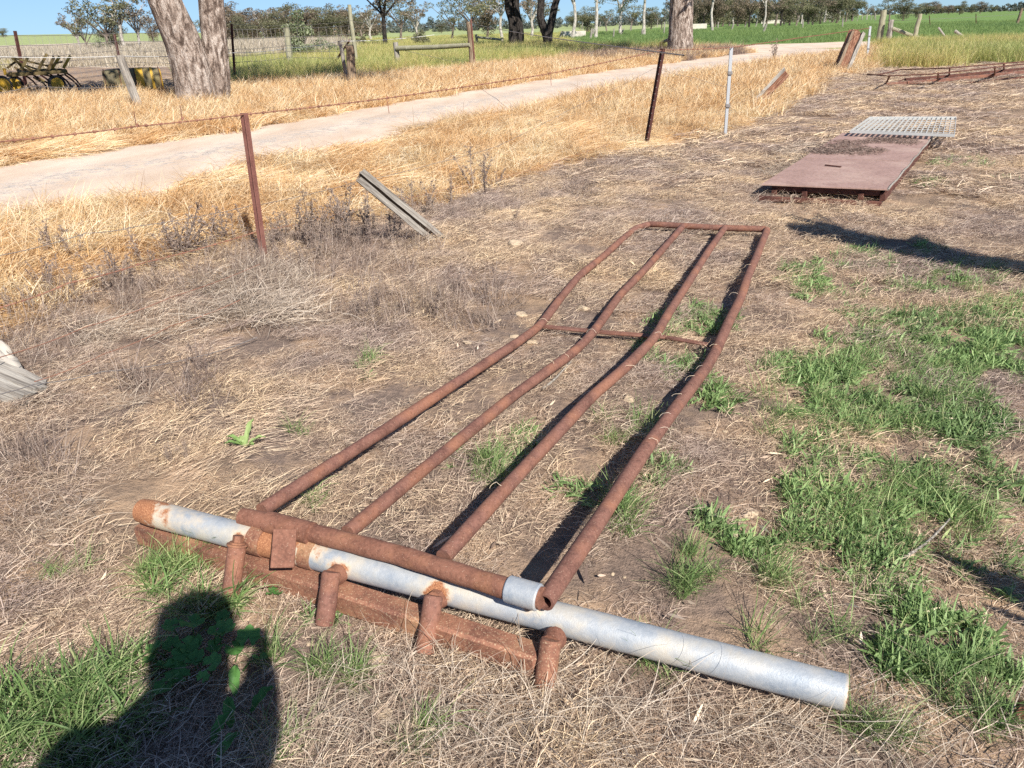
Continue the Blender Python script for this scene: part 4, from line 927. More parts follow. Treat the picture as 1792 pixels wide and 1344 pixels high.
netting('square wire netting fence crossing in front of the yellow cultivator and drum', [at(-120, 152), at(45, 150), at(214, 130), at(412, 135), at(508, 122), at(622, 122)], [.1, .3, .55, .8, 1.05, 1.45, 1.8], .45, M['wire_grey'], .009)
def wireline(label, P, r, m): return barbed(label, P, r, m, barbs=False, name='plain_wire', sag_=.05)
wireline('pale electric wire running past the grey leaning timber to the stout dark post', [base_top((-60, 190), (-60, 96))[1], base_top((246, 195), (212, 98))[1], base_top((412, 160), (412, 92))[1], base_top((500, 130), (500, 84))[1], base_top((611, 152), (596, 72))[1], base_top((800, 130), (760, 61))[1]], .007, M['wire_white'])
wireline('grey wire sagging from the grey leaning timber towards the left edge', [base_top((246, 195), (220, 150))[1] * 1, base_top((60, 200), (60, 150))[1], base_top((-80, 210), (-80, 170))[1]], .006, M['wire_grey'])
wireline('grey top wires from the tall slim post to the H-shaped strainer', [base_top((412, 150), (405, 42))[1], base_top((508, 120), (502, 44))[1], base_top((622, 122), (614, 36))[1], base_top((695, 122), (694, 46))[1], base_top((827, 122), (821, 40))[1], at(1197, 97, 1.3)], .007, M['wire_grey'])
wireline('grey wires along the crop from the thick round post to the right edge', [base_top((1538, 73), (1544, 35))[1], base_top((1598, 73), (1608, 34))[1], base_top((1779, 60), (1786, 24))[1]], .008, M['wire_grey'])

# ---------------------------------------------------------------- yellow cultivator
dC = at(75, 160); dist = np.linalg.norm(dC[:2]); ex = np.array([math.cos(.55), math.sin(.55), 0]); ex = np.array([dC[1], -dC[0], 0]) / dist; ey = np.array([dC[0], dC[1], 0]) / dist
sc_ = 1 / ppm(dC)
cult = thing('cultivator', 'old dull yellow tined cultivator with two yellow wheels standing in tree shade', 'cultivator', (dC[0], dC[1], 0))
def cp(px_, py_, dep=0): # image-like local plane of the machine, metres
    p = dC + ex * (px_ - 75) * sc_ + ey * dep; p = p.copy(); p[2] = (158 - py_ - (px_ - 75) * .03) * sc_ * 1.08; return p
for dep in (-.55, 0, .55):
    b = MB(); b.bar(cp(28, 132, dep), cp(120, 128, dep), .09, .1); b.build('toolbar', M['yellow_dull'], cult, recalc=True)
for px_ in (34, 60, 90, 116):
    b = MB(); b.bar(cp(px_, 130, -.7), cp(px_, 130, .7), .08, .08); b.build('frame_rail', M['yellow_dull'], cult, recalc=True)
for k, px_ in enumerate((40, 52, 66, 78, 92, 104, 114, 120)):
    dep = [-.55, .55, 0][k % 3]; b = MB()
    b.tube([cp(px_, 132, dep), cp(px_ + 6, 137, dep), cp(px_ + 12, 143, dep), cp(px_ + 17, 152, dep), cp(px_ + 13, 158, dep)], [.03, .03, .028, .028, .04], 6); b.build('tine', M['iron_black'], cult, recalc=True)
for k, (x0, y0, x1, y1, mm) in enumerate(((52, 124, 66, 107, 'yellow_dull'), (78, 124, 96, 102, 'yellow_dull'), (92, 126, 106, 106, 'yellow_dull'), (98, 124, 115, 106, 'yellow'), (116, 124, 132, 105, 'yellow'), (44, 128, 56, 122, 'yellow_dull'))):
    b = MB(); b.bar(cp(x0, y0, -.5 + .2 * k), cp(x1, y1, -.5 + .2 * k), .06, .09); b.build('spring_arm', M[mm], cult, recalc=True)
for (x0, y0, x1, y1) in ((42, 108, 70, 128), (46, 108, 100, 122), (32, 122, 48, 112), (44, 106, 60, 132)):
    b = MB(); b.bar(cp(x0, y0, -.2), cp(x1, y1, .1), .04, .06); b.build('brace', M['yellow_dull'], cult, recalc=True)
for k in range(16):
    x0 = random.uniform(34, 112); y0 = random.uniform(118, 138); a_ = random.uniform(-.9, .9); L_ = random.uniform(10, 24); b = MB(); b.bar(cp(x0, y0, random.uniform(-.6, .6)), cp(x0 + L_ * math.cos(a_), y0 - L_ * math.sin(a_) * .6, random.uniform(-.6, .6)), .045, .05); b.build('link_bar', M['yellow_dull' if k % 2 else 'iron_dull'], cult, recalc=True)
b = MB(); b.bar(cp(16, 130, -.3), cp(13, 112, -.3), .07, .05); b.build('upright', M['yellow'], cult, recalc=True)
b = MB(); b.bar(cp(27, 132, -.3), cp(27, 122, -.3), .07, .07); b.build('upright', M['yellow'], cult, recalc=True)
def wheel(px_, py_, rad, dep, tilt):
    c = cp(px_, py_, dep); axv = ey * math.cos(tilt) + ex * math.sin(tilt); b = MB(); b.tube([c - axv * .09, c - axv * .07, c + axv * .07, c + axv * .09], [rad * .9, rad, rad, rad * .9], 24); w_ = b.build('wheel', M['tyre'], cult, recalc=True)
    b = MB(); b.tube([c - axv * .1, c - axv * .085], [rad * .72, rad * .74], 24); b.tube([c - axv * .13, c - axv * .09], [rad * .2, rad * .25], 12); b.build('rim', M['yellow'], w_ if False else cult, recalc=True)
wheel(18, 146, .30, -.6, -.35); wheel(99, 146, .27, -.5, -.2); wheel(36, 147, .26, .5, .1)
# yellow drum
dD = at(238, 165); dist = np.linalg.norm(dD[:2]); sx = 1 / ppm(dD)
drum = thing('yellow_drum', 'big faded yellow and dark barrel-shaped drum lying in the shade by the twin-trunked tree', 'drum', (dD[0], dD[1], 0))
exd = np.array([dD[1], -dD[0], 0]) / dist; eyd = np.array([dD[0], dD[1], 0]) / dist
rr = 21 * sx; cz = rr
def dp(u_): return dD + exd * (u_ * sx) + eyd * rr + np.array([0, 0, cz])
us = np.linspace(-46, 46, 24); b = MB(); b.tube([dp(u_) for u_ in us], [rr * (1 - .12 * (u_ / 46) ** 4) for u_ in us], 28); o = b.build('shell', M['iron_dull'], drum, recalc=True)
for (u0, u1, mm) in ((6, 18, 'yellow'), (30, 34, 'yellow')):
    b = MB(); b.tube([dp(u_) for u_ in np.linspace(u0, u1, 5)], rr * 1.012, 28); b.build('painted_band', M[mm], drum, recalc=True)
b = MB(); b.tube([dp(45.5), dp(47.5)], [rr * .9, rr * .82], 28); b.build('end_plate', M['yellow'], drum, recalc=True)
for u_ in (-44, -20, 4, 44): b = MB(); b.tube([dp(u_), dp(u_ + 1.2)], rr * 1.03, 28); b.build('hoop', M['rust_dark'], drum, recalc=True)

# ---------------------------------------------------------------- long rusty truss at the right
tr = thing('steel_truss', 'long low rusty steel truss lying on the dry ground at the upper right', 'steel frame', at(1545, 148))
def seg(name, P, w_=.05, h_=.05, m='rust'):
    for a_, b_ in zip(P[:-1], P[1:]): b = MB(); b.bar(at(*a_), at(*b_), w_, h_); b.build(name, M[m], tr, recalc=True)
seg('top_chord', [(1517, 130, .35), (1555, 133, .34), (1640, 129, .38), (1792, 112, .42), (1960, 92, .45)], .03, .025, 'rust_dark')
seg('top_chord', [(1536, 131, .33), (1575, 122, .36), (1662, 119, .42), (1792, 108, .44), (1960, 90, .45)], .03, .025, 'rust_dark')
seg('bottom_chord', [(1549, 148, .05), (1640, 141, .07), (1792, 126, .08), (1960, 110, .1)], .09, .075)
seg('bottom_chord', [(1584, 139, .1), (1662, 133, .12), (1792, 120, .12), (1960, 102, .12)], .07, .06, 'rust_dark')
seg('bottom_chord', [(1690, 146, .04), (1792, 135, .06), (1960, 120, .06)], .07, .05, 'rust_dark')
for (a_, b_) in (((1641, 141, .07), (1642, 128, .37)), ((1661, 133, .1), (1662, 119, .41)), ((1741, 131, .07), (1741, 118, .4)), ((1757, 123, .1), (1757, 111, .42)), ((1550, 147, .03), (1557, 133, .34))): seg('upright', [a_, b_], .035, .035)
for k in range(9):
    u_ = 1565 + k * 24; seg('lacing_bar', [(u_, 147 - (u_ - 1549) * .09, .06), (u_ + 16, 139 - (u_ - 1565) * .08, .11)], .03, .02, 'rust_dark')
# concrete troughs and a pale shed, far off
def trough(label, x0, x1, yb, yt):
    A = at(x0, yb); B = at(x1, yb - (x1 - x0) * .03); H_ = (yb - yt) / 1346 * np.linalg.norm(A[:2]); t = thing('concrete_trough', label, 'water trough', A)
    d = B - A; n_ = np.array([-d[1], d[0], 0]) / np.linalg.norm(d) * 1.3
    def wall(p, q): b = MB(); b.bar(p + [0, 0, H_ / 2], q + [0, 0, H_ / 2], .15, H_, bev=.01); b.build('wall', M['concrete'], t, recalc=True)
    wall(A, B); wall(A + n_, B + n_); wall(A + n_ * .08, A + n_ * .92); wall(B + n_ * .08, B + n_ * .92)
trough('long pale concrete trough in the far field right of the forked dark tree', 985, 1024, 66, 57)
trough('pale concrete trough in the crop just right of the thick lone trunk', 1209, 1236, 52, 44)
trough('small pale concrete trough in front of the far tree row', 1332, 1349, 42, 37)
trough('small pale concrete trough beside the other one, to its left', 1347, 1371, 41.5, 36.5)
xg, yg, yh = atd(1453, 330)
sh = thing('farm_shed', 'small pale farm shed among the far trees', 'shed', (xg, yg, hz(xg, yg))); e1 = np.array([yg, -xg, 0]) / 330; e2 = np.array([xg, yg, 0]) / 330
R_ = np.column_stack([e1, e2, [0, 0, 1]]); b = MB(); b.box((xg, yg, 1.6 + hz(xg, yg)), (7, 5, 2.6), R_); b.build('wall', M['concrete'], sh, smooth=False)
b = MB(); o_ = np.array([xg, yg, hz(xg, yg)]); V = [o_ + e1 * sx_ * 3.8 + e2 * sy_ * 2.8 + np.array([0, 0, z__]) for sx_ in (-1, 1) for sy_, z__ in ((-1, 2.9), (0, 4.0), (1, 2.9))]
b.add(V, [(0, 1, 4, 3), (1, 2, 5, 4), (0, 2, 1), (3, 4, 5)]); b.build('roof', M['galv_plain'], sh, smooth=False, recalc=True)

# ---------------------------------------------------------------- trees
def leafcloud(centers, radii, n_per, size, seed, droop=.35):
    r = np.random.RandomState(seed); V = []; n = 0; rn = []
    for c, rad in zip(centers, radii):
        k = max(8, int(n_per * (rad / np.mean(radii)) ** 2)); d = r.randn(k, 3); d /= np.linalg.norm(d, axis=1)[:, None]
        p = np.array(c) + d * (rad * (.35 + .65 * r.rand(k)[:, None] ** .5)) * np.array([1, 1, .72])
        s = size * (.6 + .8 * r.rand(k)); a = r.randn(k, 3); a[:, 2] -= droop; a /= np.linalg.norm(a, axis=1)[:, None]; bb = np.cross(a, r.randn(k, 3)); bb /= np.linalg.norm(bb, axis=1)[:, None]
        a = a * s[:, None]; bb = bb * (s * .42)[:, None]
        V.append(np.stack([p - a * .5, p + bb * .5, p + a * .6, p - bb * .5], 1).reshape(-1, 3)); rn.append(np.repeat(np.clip(.5 + .28 * r.randn(k) + (r.rand() - .5) * .35, 0, 1), 4)); n += k
    return np.vstack(V), np.arange(n * 4).reshape(-1, 4), np.concatenate(rn)
def tree_meshes(seed, H=10, tr=.28, fork=.35, spread=.38, nlimb=6, crown=1.0, leaf=.36, n_per=60, lean=0.0, low=False, sides=8):
    r = np.random.RandomState(seed); b = MB(); ends = []; rads = []
    base = np.array([0, 0, -.3]); top = np.array([lean * H * fork, r.randn() * .2, H * fork])
    b.tube([base, base + [0, 0, .5], (base + top) / 2 + r.randn(3) * [.12, .12, 0], top], [tr * 1.35, tr, tr * .85, tr * .7], sides, jit=.06)
    for i in range(nlimb):
        a = 6.283 * (i + r.rand() * .6) / nlimb; ht = H * (fork + (1 - fork) * (.35 + .6 * r.rand())); sp = H * spread * (.35 + .65 * r.rand())
        e = np.array([lean * H + math.cos(a) * sp, math.sin(a) * sp, ht]); st = top * (1 - .25 * r.rand()) if i else top
        mid = st + (e - st) * .5 + np.array([0, 0, H * .05]) + r.randn(3) * H * .03
        b.tube([st, mid, e], [tr * .5, tr * .3, tr * .12], 6); ends.append(e); rads.append(H * (.07 + .07 * r.rand()) * crown)
        for j in range(3):
            u_ = .35 + .6 * r.rand(); q = st * (1 - u_) ** 2 + 2 * mid * u_ * (1 - u_) + e * u_ ** 2; q2 = q + np.array([r.randn(), r.randn(), abs(r.randn()) * .5 + (.2 if not low else -.3)]) * H * .1
            b.tube([q, (q + q2) / 2 + r.randn(3) * .1, q2], [tr * .2, tr * .13, tr * .05], 5); ends.append(q2); rads.append(H * (.05 + .065 * r.rand()) * crown)
    if low:
        for j in range(9): a = r.rand() * 6.28; ends.append(np.array([math.cos(a), math.sin(a), 0]) * H * .2 * r.rand() + [0, 0, H * (.15 + .4 * r.rand())]); rads.append(H * .11 * crown)
    V, q, rn = leafcloud(ends, rads, n_per, leaf, seed)
    return b, (V, q, rn)
class TreeKind:
    def __init__(s, seed, bark_, leaf_, **kw):
        s.b, (V, q, rn) = tree_meshes(seed, **kw); s.bark = bark_
        s.tm = None; s.cm = fast_mesh('crown', V, q, {'rnd': rn}); s.cm.materials.append(M[leaf_])
    def put(s, x, y, k, yaw, label, group=None, name='gum_tree', zs=1.0):
        t = thing(name, label, 'tree', (x, y, hz(x, y)), group); t.scale = (k, k, k * zs); t.rotation_euler = (0, 0, yaw)
        if s.tm is None: o = s.b.build('trunk', M[s.bark], None, recalc=True); s.tm = o.data
        else: o = bpy.data.objects.new('trunk', s.tm); COL.objects.link(o)
        c_ = bpy.data.objects.new('crown', s.cm); COL.objects.link(c_); o.parent = t; c_.parent = t; return t
K = {
 'a': TreeKind(1, 'bark_grey', 'gum', spread=.42, crown=1.1, nlimb=7, n_per=60), 'b': TreeKind(2, 'bark_pale', 'gum', spread=.36, crown=.9, fork=.5, n_per=50), 'c': TreeKind(3, 'bark_grey', 'gum_brown', spread=.4, crown=1.35, nlimb=8, n_per=90, low=True),
 'd': TreeKind(4, 'bark_grey', 'gum', spread=.34, crown=1.45, nlimb=8, n_per=100, low=True, fork=.25), 'e': TreeKind(5, 'bark_pale', 'gum', spread=.3, crown=.75, fork=.6, tr=.2, n_per=40, nlimb=5), 'f': TreeKind(6, 'bark_dark', 'gum_brown', spread=.36, crown=.95, fork=.42, n_per=60),
 'g': TreeKind(7, 'bark_grey', 'gum', spread=.46, crown=.85, fork=.3, lean=.12, n_per=45, nlimb=6, tr=.24), 'h': TreeKind(8, 'bark_pale', 'gum_brown', spread=.4, crown=.7, fork=.35, n_per=34, nlimb=8), }
def gum(x_, d_, ytop, kind, label, group=None, wide=1.0, name='gum_tree'):
    wide *= 1.22; ytop -= 3
    X, Y, yh = atd(x_, d_); zb = hz(X, Y); H_ = (yh - ytop) / (ppm([X, Y, 1.6]) / math.cos(PITCH)) + 1.6 - zb
    k = H_ / 10.4; t = K[kind].put(X, Y, k * wide, random.uniform(0, 6.28), label, group, name, 1 / wide); return t
gum(152, 110, 18, 'g', 'sparse drooping gum at the left end of the left clump'); gum(184, 110, -4, 'a', 'broad olive gum in the middle of the left clump', wide=1.1)
gum(216, 110, -12, 'b', 'pale-trunked tall gum in the left clump beside the twin-trunked tree'); gum(243, 115, -4, 'h', 'thin open gum just left of the twin-trunked tree'); gum(268, 190, 28, 'c', 'low dark tree directly behind the left trunk of the twin-trunked tree')
gum(196, 120, 32, 'd', 'small dark bushy tree low in the left clump', wide=1.1); gum(136, 120, 16, 'h', 'thin leafless-looking gum at the outer left of the left clump')
gum(342, 190, 30, 'g', 'small gum seen between the twin trunks'); gum(8, 520, 51, 'd', 'dark low tree on the skyline at the left edge', wide=1.5); gum(52, 700, 65, 'd', 'tiny round tree on the skyline right of the left edge', wide=1.3)
for i, (x_, yt, kd) in enumerate([(400, 6, 'c'), (412, 10, 'f'), (428, 28, 'd'), (446, 20, 'c'), (462, 16, 'h'), (478, 22, 'd'), (496, 14, 'c'), (512, 6, 'a'), (535, 12, 'f'), (556, 16, 'c'), (574, 12, 'd'), (592, 8, 'f'), (606, 18, 'c'), (632, 20, 'a'), (648, 12, 'h')]):
    gum(x_, random.uniform(150, 200), yt - 3, kd, 'olive-brown gum in the unbroken tree row between the twin-trunked tree and the tall slim post', 'gums in the left tree row', 1.15)
gum(672, 76, -60, 'f', 'dark-trunked gum above the H-shaped strainer, its crown cut by the top of the picture')
for (x_, d_, yt, kd, lb) in ((700, 130, -8, 'a', 'open gum with reddish-brown leaves right of the dark-trunked gum'), (728, 120, 2, 'h', 'open gum standing over the short pale post'), (772, 260, 36, 'd', 'low distant dark tree in the gap above the horizontal rail'),
    (790, 120, -6, 'g', 'leaning gum at the right side of the sky gap'), (822, 110, -20, 'a', 'large olive gum behind the right post of the H-shaped strainer'), (852, 125, -12, 'c', 'bushy brown-olive gum left of the two dark trunks'), (878, 115, -20, 'b', 'tall gum directly left of the two dark trunks'),
    (930, 125, -20, 'h', 'airy gum seen between the dark trunks and the forked dark tree'), (946, 160, -5, 'a', 'olive gum behind the forked dark tree')):
    gum(x_, d_, yt, kd, lb)
for i, (x_, d_, yt, kd) in enumerate([(1002, 95, -60, 'e'), (1028, 150, 10, 'd'), (1043, 100, -70, 'e'), (1062, 170, 12, 'g'), (1086, 120, -30, 'b'), (1104, 160, 5, 'a'), (1128, 105, -60, 'e'), (1140, 190, 12, 'd'), (1158, 150, 8, 'g'), (1176, 170, -8, 'h')]):
    gum(x_, d_, yt, kd, ['slim pale-stemmed gum in the open woodland left of the thick lone trunk', 'bushy dark gum in the open woodland left of the thick lone trunk'][kd not in 'eb'], ['slim pale gums left of the lone trunk', 'bushy gums left of the lone trunk'][kd not in 'eb'], 1.1)
for i in range(27):
    x_ = 1212 + i * 10.2 + random.uniform(-4, 4); kd = 'cdafcdahcdfb'[i % 12]
    gum(x_, random.uniform(165, 240), random.uniform(-22, -2) + (10 if 1310 < x_ < 1325 else 0), kd, 'olive-brown gum in the dense far row behind the crop, right of the thick lone trunk', 'gums in the dense right row', 1.05)
gum(1248, 125, -60, 'e', 'pale-stemmed gum standing forward of the dense right row'); gum(1337, 140, -30, 'e', 'pale bare-stemmed tall gum forward of the middle of the dense right row')
for (x_, d_, yt, kd, lb) in ((1446, 260, -2, 'g', 'thin gum right of the dense row, by the pale shed'), (1476, 240, -2, 'a', 'full-crowned gum right of the pale shed'), (1492, 250, -14, 'd', 'bushy tall gum left of the thick round post'), (1518, 300, 9, 'h', 'wispy grey gum behind the thick round post'), (1530, 310, 8, 'g', 'small grey gum just left of the thick round post'),
    (1558, 230, -6, 'a', 'gum directly above the weathered split post'), (1582, 220, -4, 'd', 'full green gum above the slanting stay'), (1604, 300, 8, 'd', 'round green tree above the slimmer round post'), (1680, 420, 3, 'd', 'tall dark tree standing above the far line on the right'), (1716, 460, 4, 'c', 'rounded brown tree right of the tall dark tree on the far line')):
    gum(x_, d_, yt, kd, lb, None, 1.1)
for i, (x_, yt) in enumerate([(1622, 8), (1636, 12), (1648, 14), (1660, 13), (1700, 11), (1668, 14), (1736, 12), (1630, 6)]):
    gum(x_, random.uniform(480, 600), yt - 2, 'dc'[i % 2], 'low dark tree in the far line behind the crop on the right', 'low trees of the far right line', 1.5)
gum(1003, 300, 20, 'd', 'dark tree far behind the slim pale gums', None, 1.3)
# distant woods: far masses
def woods(name, label, x0, x1, d0, d1, h0, h1, m, n, leaf=1.6):
    r = np.random.RandomState(n); C_ = []; R_ = []
    for i in range(n):
        x_ = x0 + (x1 - x0) * (i + r.rand()) / n; d_ = d0 + (d1 - d0) * r.rand(); X, Y, yh = atd(x_, d_); hh = h0 + (h1 - h0) * r.rand() ** 1.5
        for k in range(4): C_.append((X + r.randn() * hh * .35, Y, hz(X, Y) + hh * (.15 + .22 * k))); R_.append(hh * (.34 - .03 * k))
    V, q, rn = leafcloud(C_, R_, 46, leaf, n)
    o = mesh_obj(name, fast_mesh(name, V, q, {'rnd': rn}), M[m]); tag(o, label, None, None, 'stuff')
woods('distant_woodland', 'band of distant woodland behind the scattered trees', 640, 1260, 330, 420, 3, 6, 'gum_far', 130, .8)
woods('distant_woodland', 'low bluish woodland along the far right skyline', 1380, 2000, 650, 900, 3.5, 6.5, 'gum_far', 120, 1.3)
woods('distant_woodland', 'dark belt of trees behind the dense right row', 1200, 1440, 260, 300, 4, 8, 'gum', 70, .7)
woods('distant_woodland', 'dark belt of trees behind the left row', 385, 660, 220, 270, 4, 7, 'gum_brown', 70, .7)

# near trunks, built one by one
def bigtube(b, pts, rads, n=28, m=60, amp=.05, seed=0, q_=1.0):
    rads = np.array(rads) * q_
    P = smooth3(pts, m, 4); d = np.linspace(0, 1, m); kr = np.r_[0, np.cumsum(np.linalg.norm(np.diff(np.array(pts), axis=0), axis=1))]; rr = np.interp(d, kr / kr[-1], rads)
    T = np.gradient(P, axis=0); T /= np.linalg.norm(T, axis=1)[:, None]; V = []
    for i in range(m):
        a = np.cross(T[i], [0, 1, 0]); a /= np.linalg.norm(a); c_ = np.cross(T[i], a)
        for k in range(n):
            q = 6.28318 * k / n; nz = fbm(np.array([math.cos(q) * 2.6 + seed]), np.array([math.sin(q) * 2.6 + P[i][2] * .7]), 1.6, 4)[0] - .5
            V.append(P[i] + (a * math.cos(q) + c_ * math.sin(q)) * rr[i] * (1 + amp * 5 * nz))
    return b.add(V, [(i * n + k, i * n + (k + 1) % n, (i + 1) * n + (k + 1) % n, (i + 1) * n + k) for i in range(m - 1) for k in range(n)] + [tuple((m - 1) * n + k for k in range(n))])
def ptree(name, label, stems, m, crown_c, crown_r, leafm, n_per, size, base, seed, extra=()):
    t = thing(name, label, 'tree', (base[0], base[1], 0)); b = MB()
    for k, (P, R_) in enumerate(stems): bigtube(b, P, R_, seed=seed + k * 3.3, q_=.82, n=28 if R_[0] > .3 else 14, m=60 if R_[0] > .3 else 24)
    b.build('trunk', M[m], t, recalc=True)
    V, q, rn = leafcloud(crown_c, crown_r, n_per, size, seed); c_ = mesh_obj('crown', fast_mesh('crown', V, q, {'rnd': rn}), M[leafm]); c_.parent = t; c_.location = -Vector(t.location); return t
Bt = at(352, 186); dt = np.linalg.norm(Bt[:2]); et = np.array([Bt[1], -Bt[0], 0]) / dt; st_ = dt / 1346
def tp(px_, z, dep=0): return Bt + et * (px_ - 352) * st_ * (1 + 0) + np.array([Bt[0], Bt[1], 0]) / dt * dep + np.array([0, 0, z])
def tz(px_, py_, dep=0):     # a point over the tree's own distance, at that pixel row
    d = ray(px_, py_); k = (dt + dep) / math.hypot(d[0], d[1]); return CAM + d * k
r0 = np.random.RandomState(5)
left_top = tz(268, -60); lt2 = left_top + np.array([-1.6, .6, 3.2]); rt_top = tz(368, -60); rt2 = rt_top + np.array([.6, 1.2, 3.6])
stems = [([tz(352, 205), tz(350, 180), tz(341, 130), tz(322, 75), tz(296, 20), tz(284, -8), left_top, lt2], [.7, .62, .58, .52, .47, .45, .38, .18]),
         ([tz(372, 205, .15), tz(374, 180, .15), tz(379, 120, .15), tz(374, 60, .15), tz(368, 0, .15), rt_top, rt2], [.62, .44, .4, .36, .355, .33, .16])]
lim = []; cc = []; cr = []
for o_, n_ in ((lt2, 7), (rt2, 7)):
    for i in range(n_):
        a = 6.283 * i / n_ + r0.rand(); e = o_ + np.array([math.cos(a) * (2.2 + 3 * r0.rand()), math.sin(a) * (2.2 + 3 * r0.rand()), .3 + 3.4 * r0.rand()]); s_ = o_ - np.array([0, 0, 1.2 * r0.rand()])
        lim.append(([s_, (s_ + e) / 2 + [0, 0, .4], e], [.16, .1, .04])); cc.append(e); cr.append(1.3 + .7 * r0.rand())
        for _ in range(2): cc.append((s_ + e) / 2 + r0.randn(3) * 1.1); cr.append(.9 + .5 * r0.rand())
cc = [c_ for c_ in cc]; 
ptree('twin_trunked_gum', 'massive rough-barked gum with two diverging trunks left of the track', stems + lim, 'bark', cc, cr, 'gum', 240, .3, Bt, 21)
Bt = at(1193, 97); dt = np.linalg.norm(Bt[:2])
o_ = tz(1196, -80); stems = [([tz(1190, 104), tz(1190, 90), tz(1191, 50), tz(1193, 0), tz(1194, -40), o_], [1.05, .82, .72, .68, .66, .5])]; cc = []; cr = []
for i in range(7):
    a = 6.283 * i / 7; e = o_ + np.array([math.cos(a) * 4.5, math.sin(a) * 4.5, 2 + 4 * r0.rand()]); stems.append(([o_ - [0, 0, 1], (o_ + e) / 2 + [0, 0, .7], e], [.28, .16, .06])); cc += [e, (o_ + e) / 2 + [0, 0, 1.4]]; cr += [2.1, 1.6]
ptree('lone_thick_gum', 'thick grey-barked trunk standing alone across the track, crown above the picture', stems, 'bark', cc, cr, 'gum', 260, .4, Bt, 31)
def darktree(label, base, paths, seed):
    global dt
    Bt_ = at(*base); dt = np.linalg.norm(Bt_[:2]); stems = []; cc = []; cr = []; rr_ = np.random.RandomState(seed)
    for pts, w0, w1 in paths:
        P = [tz(*p) for p in pts]; stems.append((P, list(np.linspace(w0, w1, len(P))))); o2 = P[-1]
        for i in range(5):
            a = rr_.rand() * 6.28; e = o2 + np.array([math.cos(a) * 3, math.sin(a) * 3, 1 + 3 * rr_.rand()]); stems.append(([o2, (o2 + e) / 2 + [0, 0, .4], e], [w1 * .6, w1 * .4, .05])); cc.append(e); cr.append(1.6)
    ptree('dark_trunked_tree', label, stems, 'bark_dark', cc, cr, 'gum', 130, .4, Bt_, seed)
darktree('pair of curving black trunks, the left and right stems close together', (905, 88), [([(903, 95), (897, 70), (898, 40), (889, 10), (893, -25)], .42, .3), ([(908, 93), (911, 65), (909, 45), (902, 15), (904, -25)], .34, .28)], 41)
darktree('black tree forking low into two stems', (959, 88), [([(959, 95), (959, 70), (953, 52), (945, 30), (949, -20)], .42, .26), ([(959, 80), (960, 60), (966, 35), (972, 5), (985, -25)], .36, .24)], 42)
# shrubs
def shrub(name, label, px_, py_, w_px, h_px, m, seed, size=.13, n=14, n_per=90):
    B = at(px_, py_); d_ = np.linalg.norm(B[:2]); s = 1 / ppm(B); r = np.random.RandomState(seed); t = thing(name, label, 'shrub', (B[0], B[1], 0)); b = MB(); C_ = []; R_ = []
    e = np.array([B[1], -B[0], 0]) / d_
    for i in range(n):
        u_ = (r.rand() - .5) * 2; zz = (.12 + .8 * r.rand() * (1 - .4 * abs(u_))) * h_px * s; c_ = B + e * u_ * w_px * s * .38 + np.array([0, r.randn() * w_px * s * .2, zz]); C_.append(c_); R_.append(w_px * s * (.16 + .1 * r.rand()))
        b.tube([B, (B + c_) / 2 + [0, 0, .1], c_], [.04, .025, .01], 5)
    b.build('stems', M['bark_grey'], t, recalc=True); V, q, rn = leafcloud(C_, R_, n_per, size, seed); c_ = mesh_obj('foliage', fast_mesh('foliage', V, q, {'rnd': rn}), M[m]); c_.parent = t; c_.location = -Vector(t.location)
shrub('tall_shrub', 'tall pale green shrub behind the grey timber post', 527, 106, 56, 96, 'gum_light', 51, .16, 22, 110)
shrub('tall_shrub', 'lower pale shrub spreading right of the tall pale green shrub', 565, 104, 50, 40, 'gum_light', 52, .13, 12, 60)
shrub('dark_bush', 'round dark green bush behind the short pale post', 740, 85, 34, 30, 'gum', 53, .16); shrub('dark_bush', 'dark bush left of the dark trunk above the strainer', 632, 82, 18, 24, 'gum', 54, .16)
shrub('sparse_bush', 'sparse grey-green bush hanging low behind the netting left of the leaning timber', 185, 98, 36, 34, 'gum_light', 55, .14, 12, 40)
shrub('low_bush', 'low grey bush in the rough grass left of the right strainer post', 795, 118, 34, 22, 'gum_light', 56, .08, 10, 60)

# ---------------------------------------------------------------- dead weeds along the fence
def weed_mesh(seed):
    r = np.random.RandomState(seed); b = MB(); H_ = 1.0; heads = []
    for s_ in range(r.randint(2, 5)):
        a = r.rand() * 6.28; ln = .1 + .3 * r.rand(); top = np.array([math.cos(a) * ln, math.sin(a) * ln, H_ * (.6 + .4 * r.rand())]); mid = top * .5 + r.randn(3) * .03
        b.tube([(0, 0, -.02), mid, top], [.012, .009, .004], 4, caps=False)
        for k in range(12):
            u_ = .18 + .8 * r.rand(); p = (1 - u_) ** 2 * np.zeros(3) + 2 * u_ * (1 - u_) * mid + u_ * u_ * top; v = r.randn(3); v[2] = abs(v[2]) * .9; v /= np.linalg.norm(v); L_ = .06 + .14 * r.rand() * (1.2 - u_)
            e = p + v * L_; b.tube([p, (p + e) / 2 + [0, 0, .012], e], [.005, .004, .003], 3, caps=False)
            for _ in range(3): heads.append(e + r.randn(3) * .012); 
            for _ in range(2): heads.append(p + r.randn(3) * .015)
    V, q, rn = leafcloud(heads, [.02] * len(heads), 3, .024, seed); off = b.n; b.add(V, q.tolist())
    me = bpy.data.meshes.new('dead_weed'); me.from_pydata(np.vstack(b.v).tolist(), [], b.f); a = me.attributes.new('rnd', 'FLOAT', 'POINT'); a.data.foreach_set('value', r.rand(len(me.vertices)).astype(np.float32)); me.materials.append(M['weed']); return me
WM = [weed_mesh(70 + i) for i in range(9)]
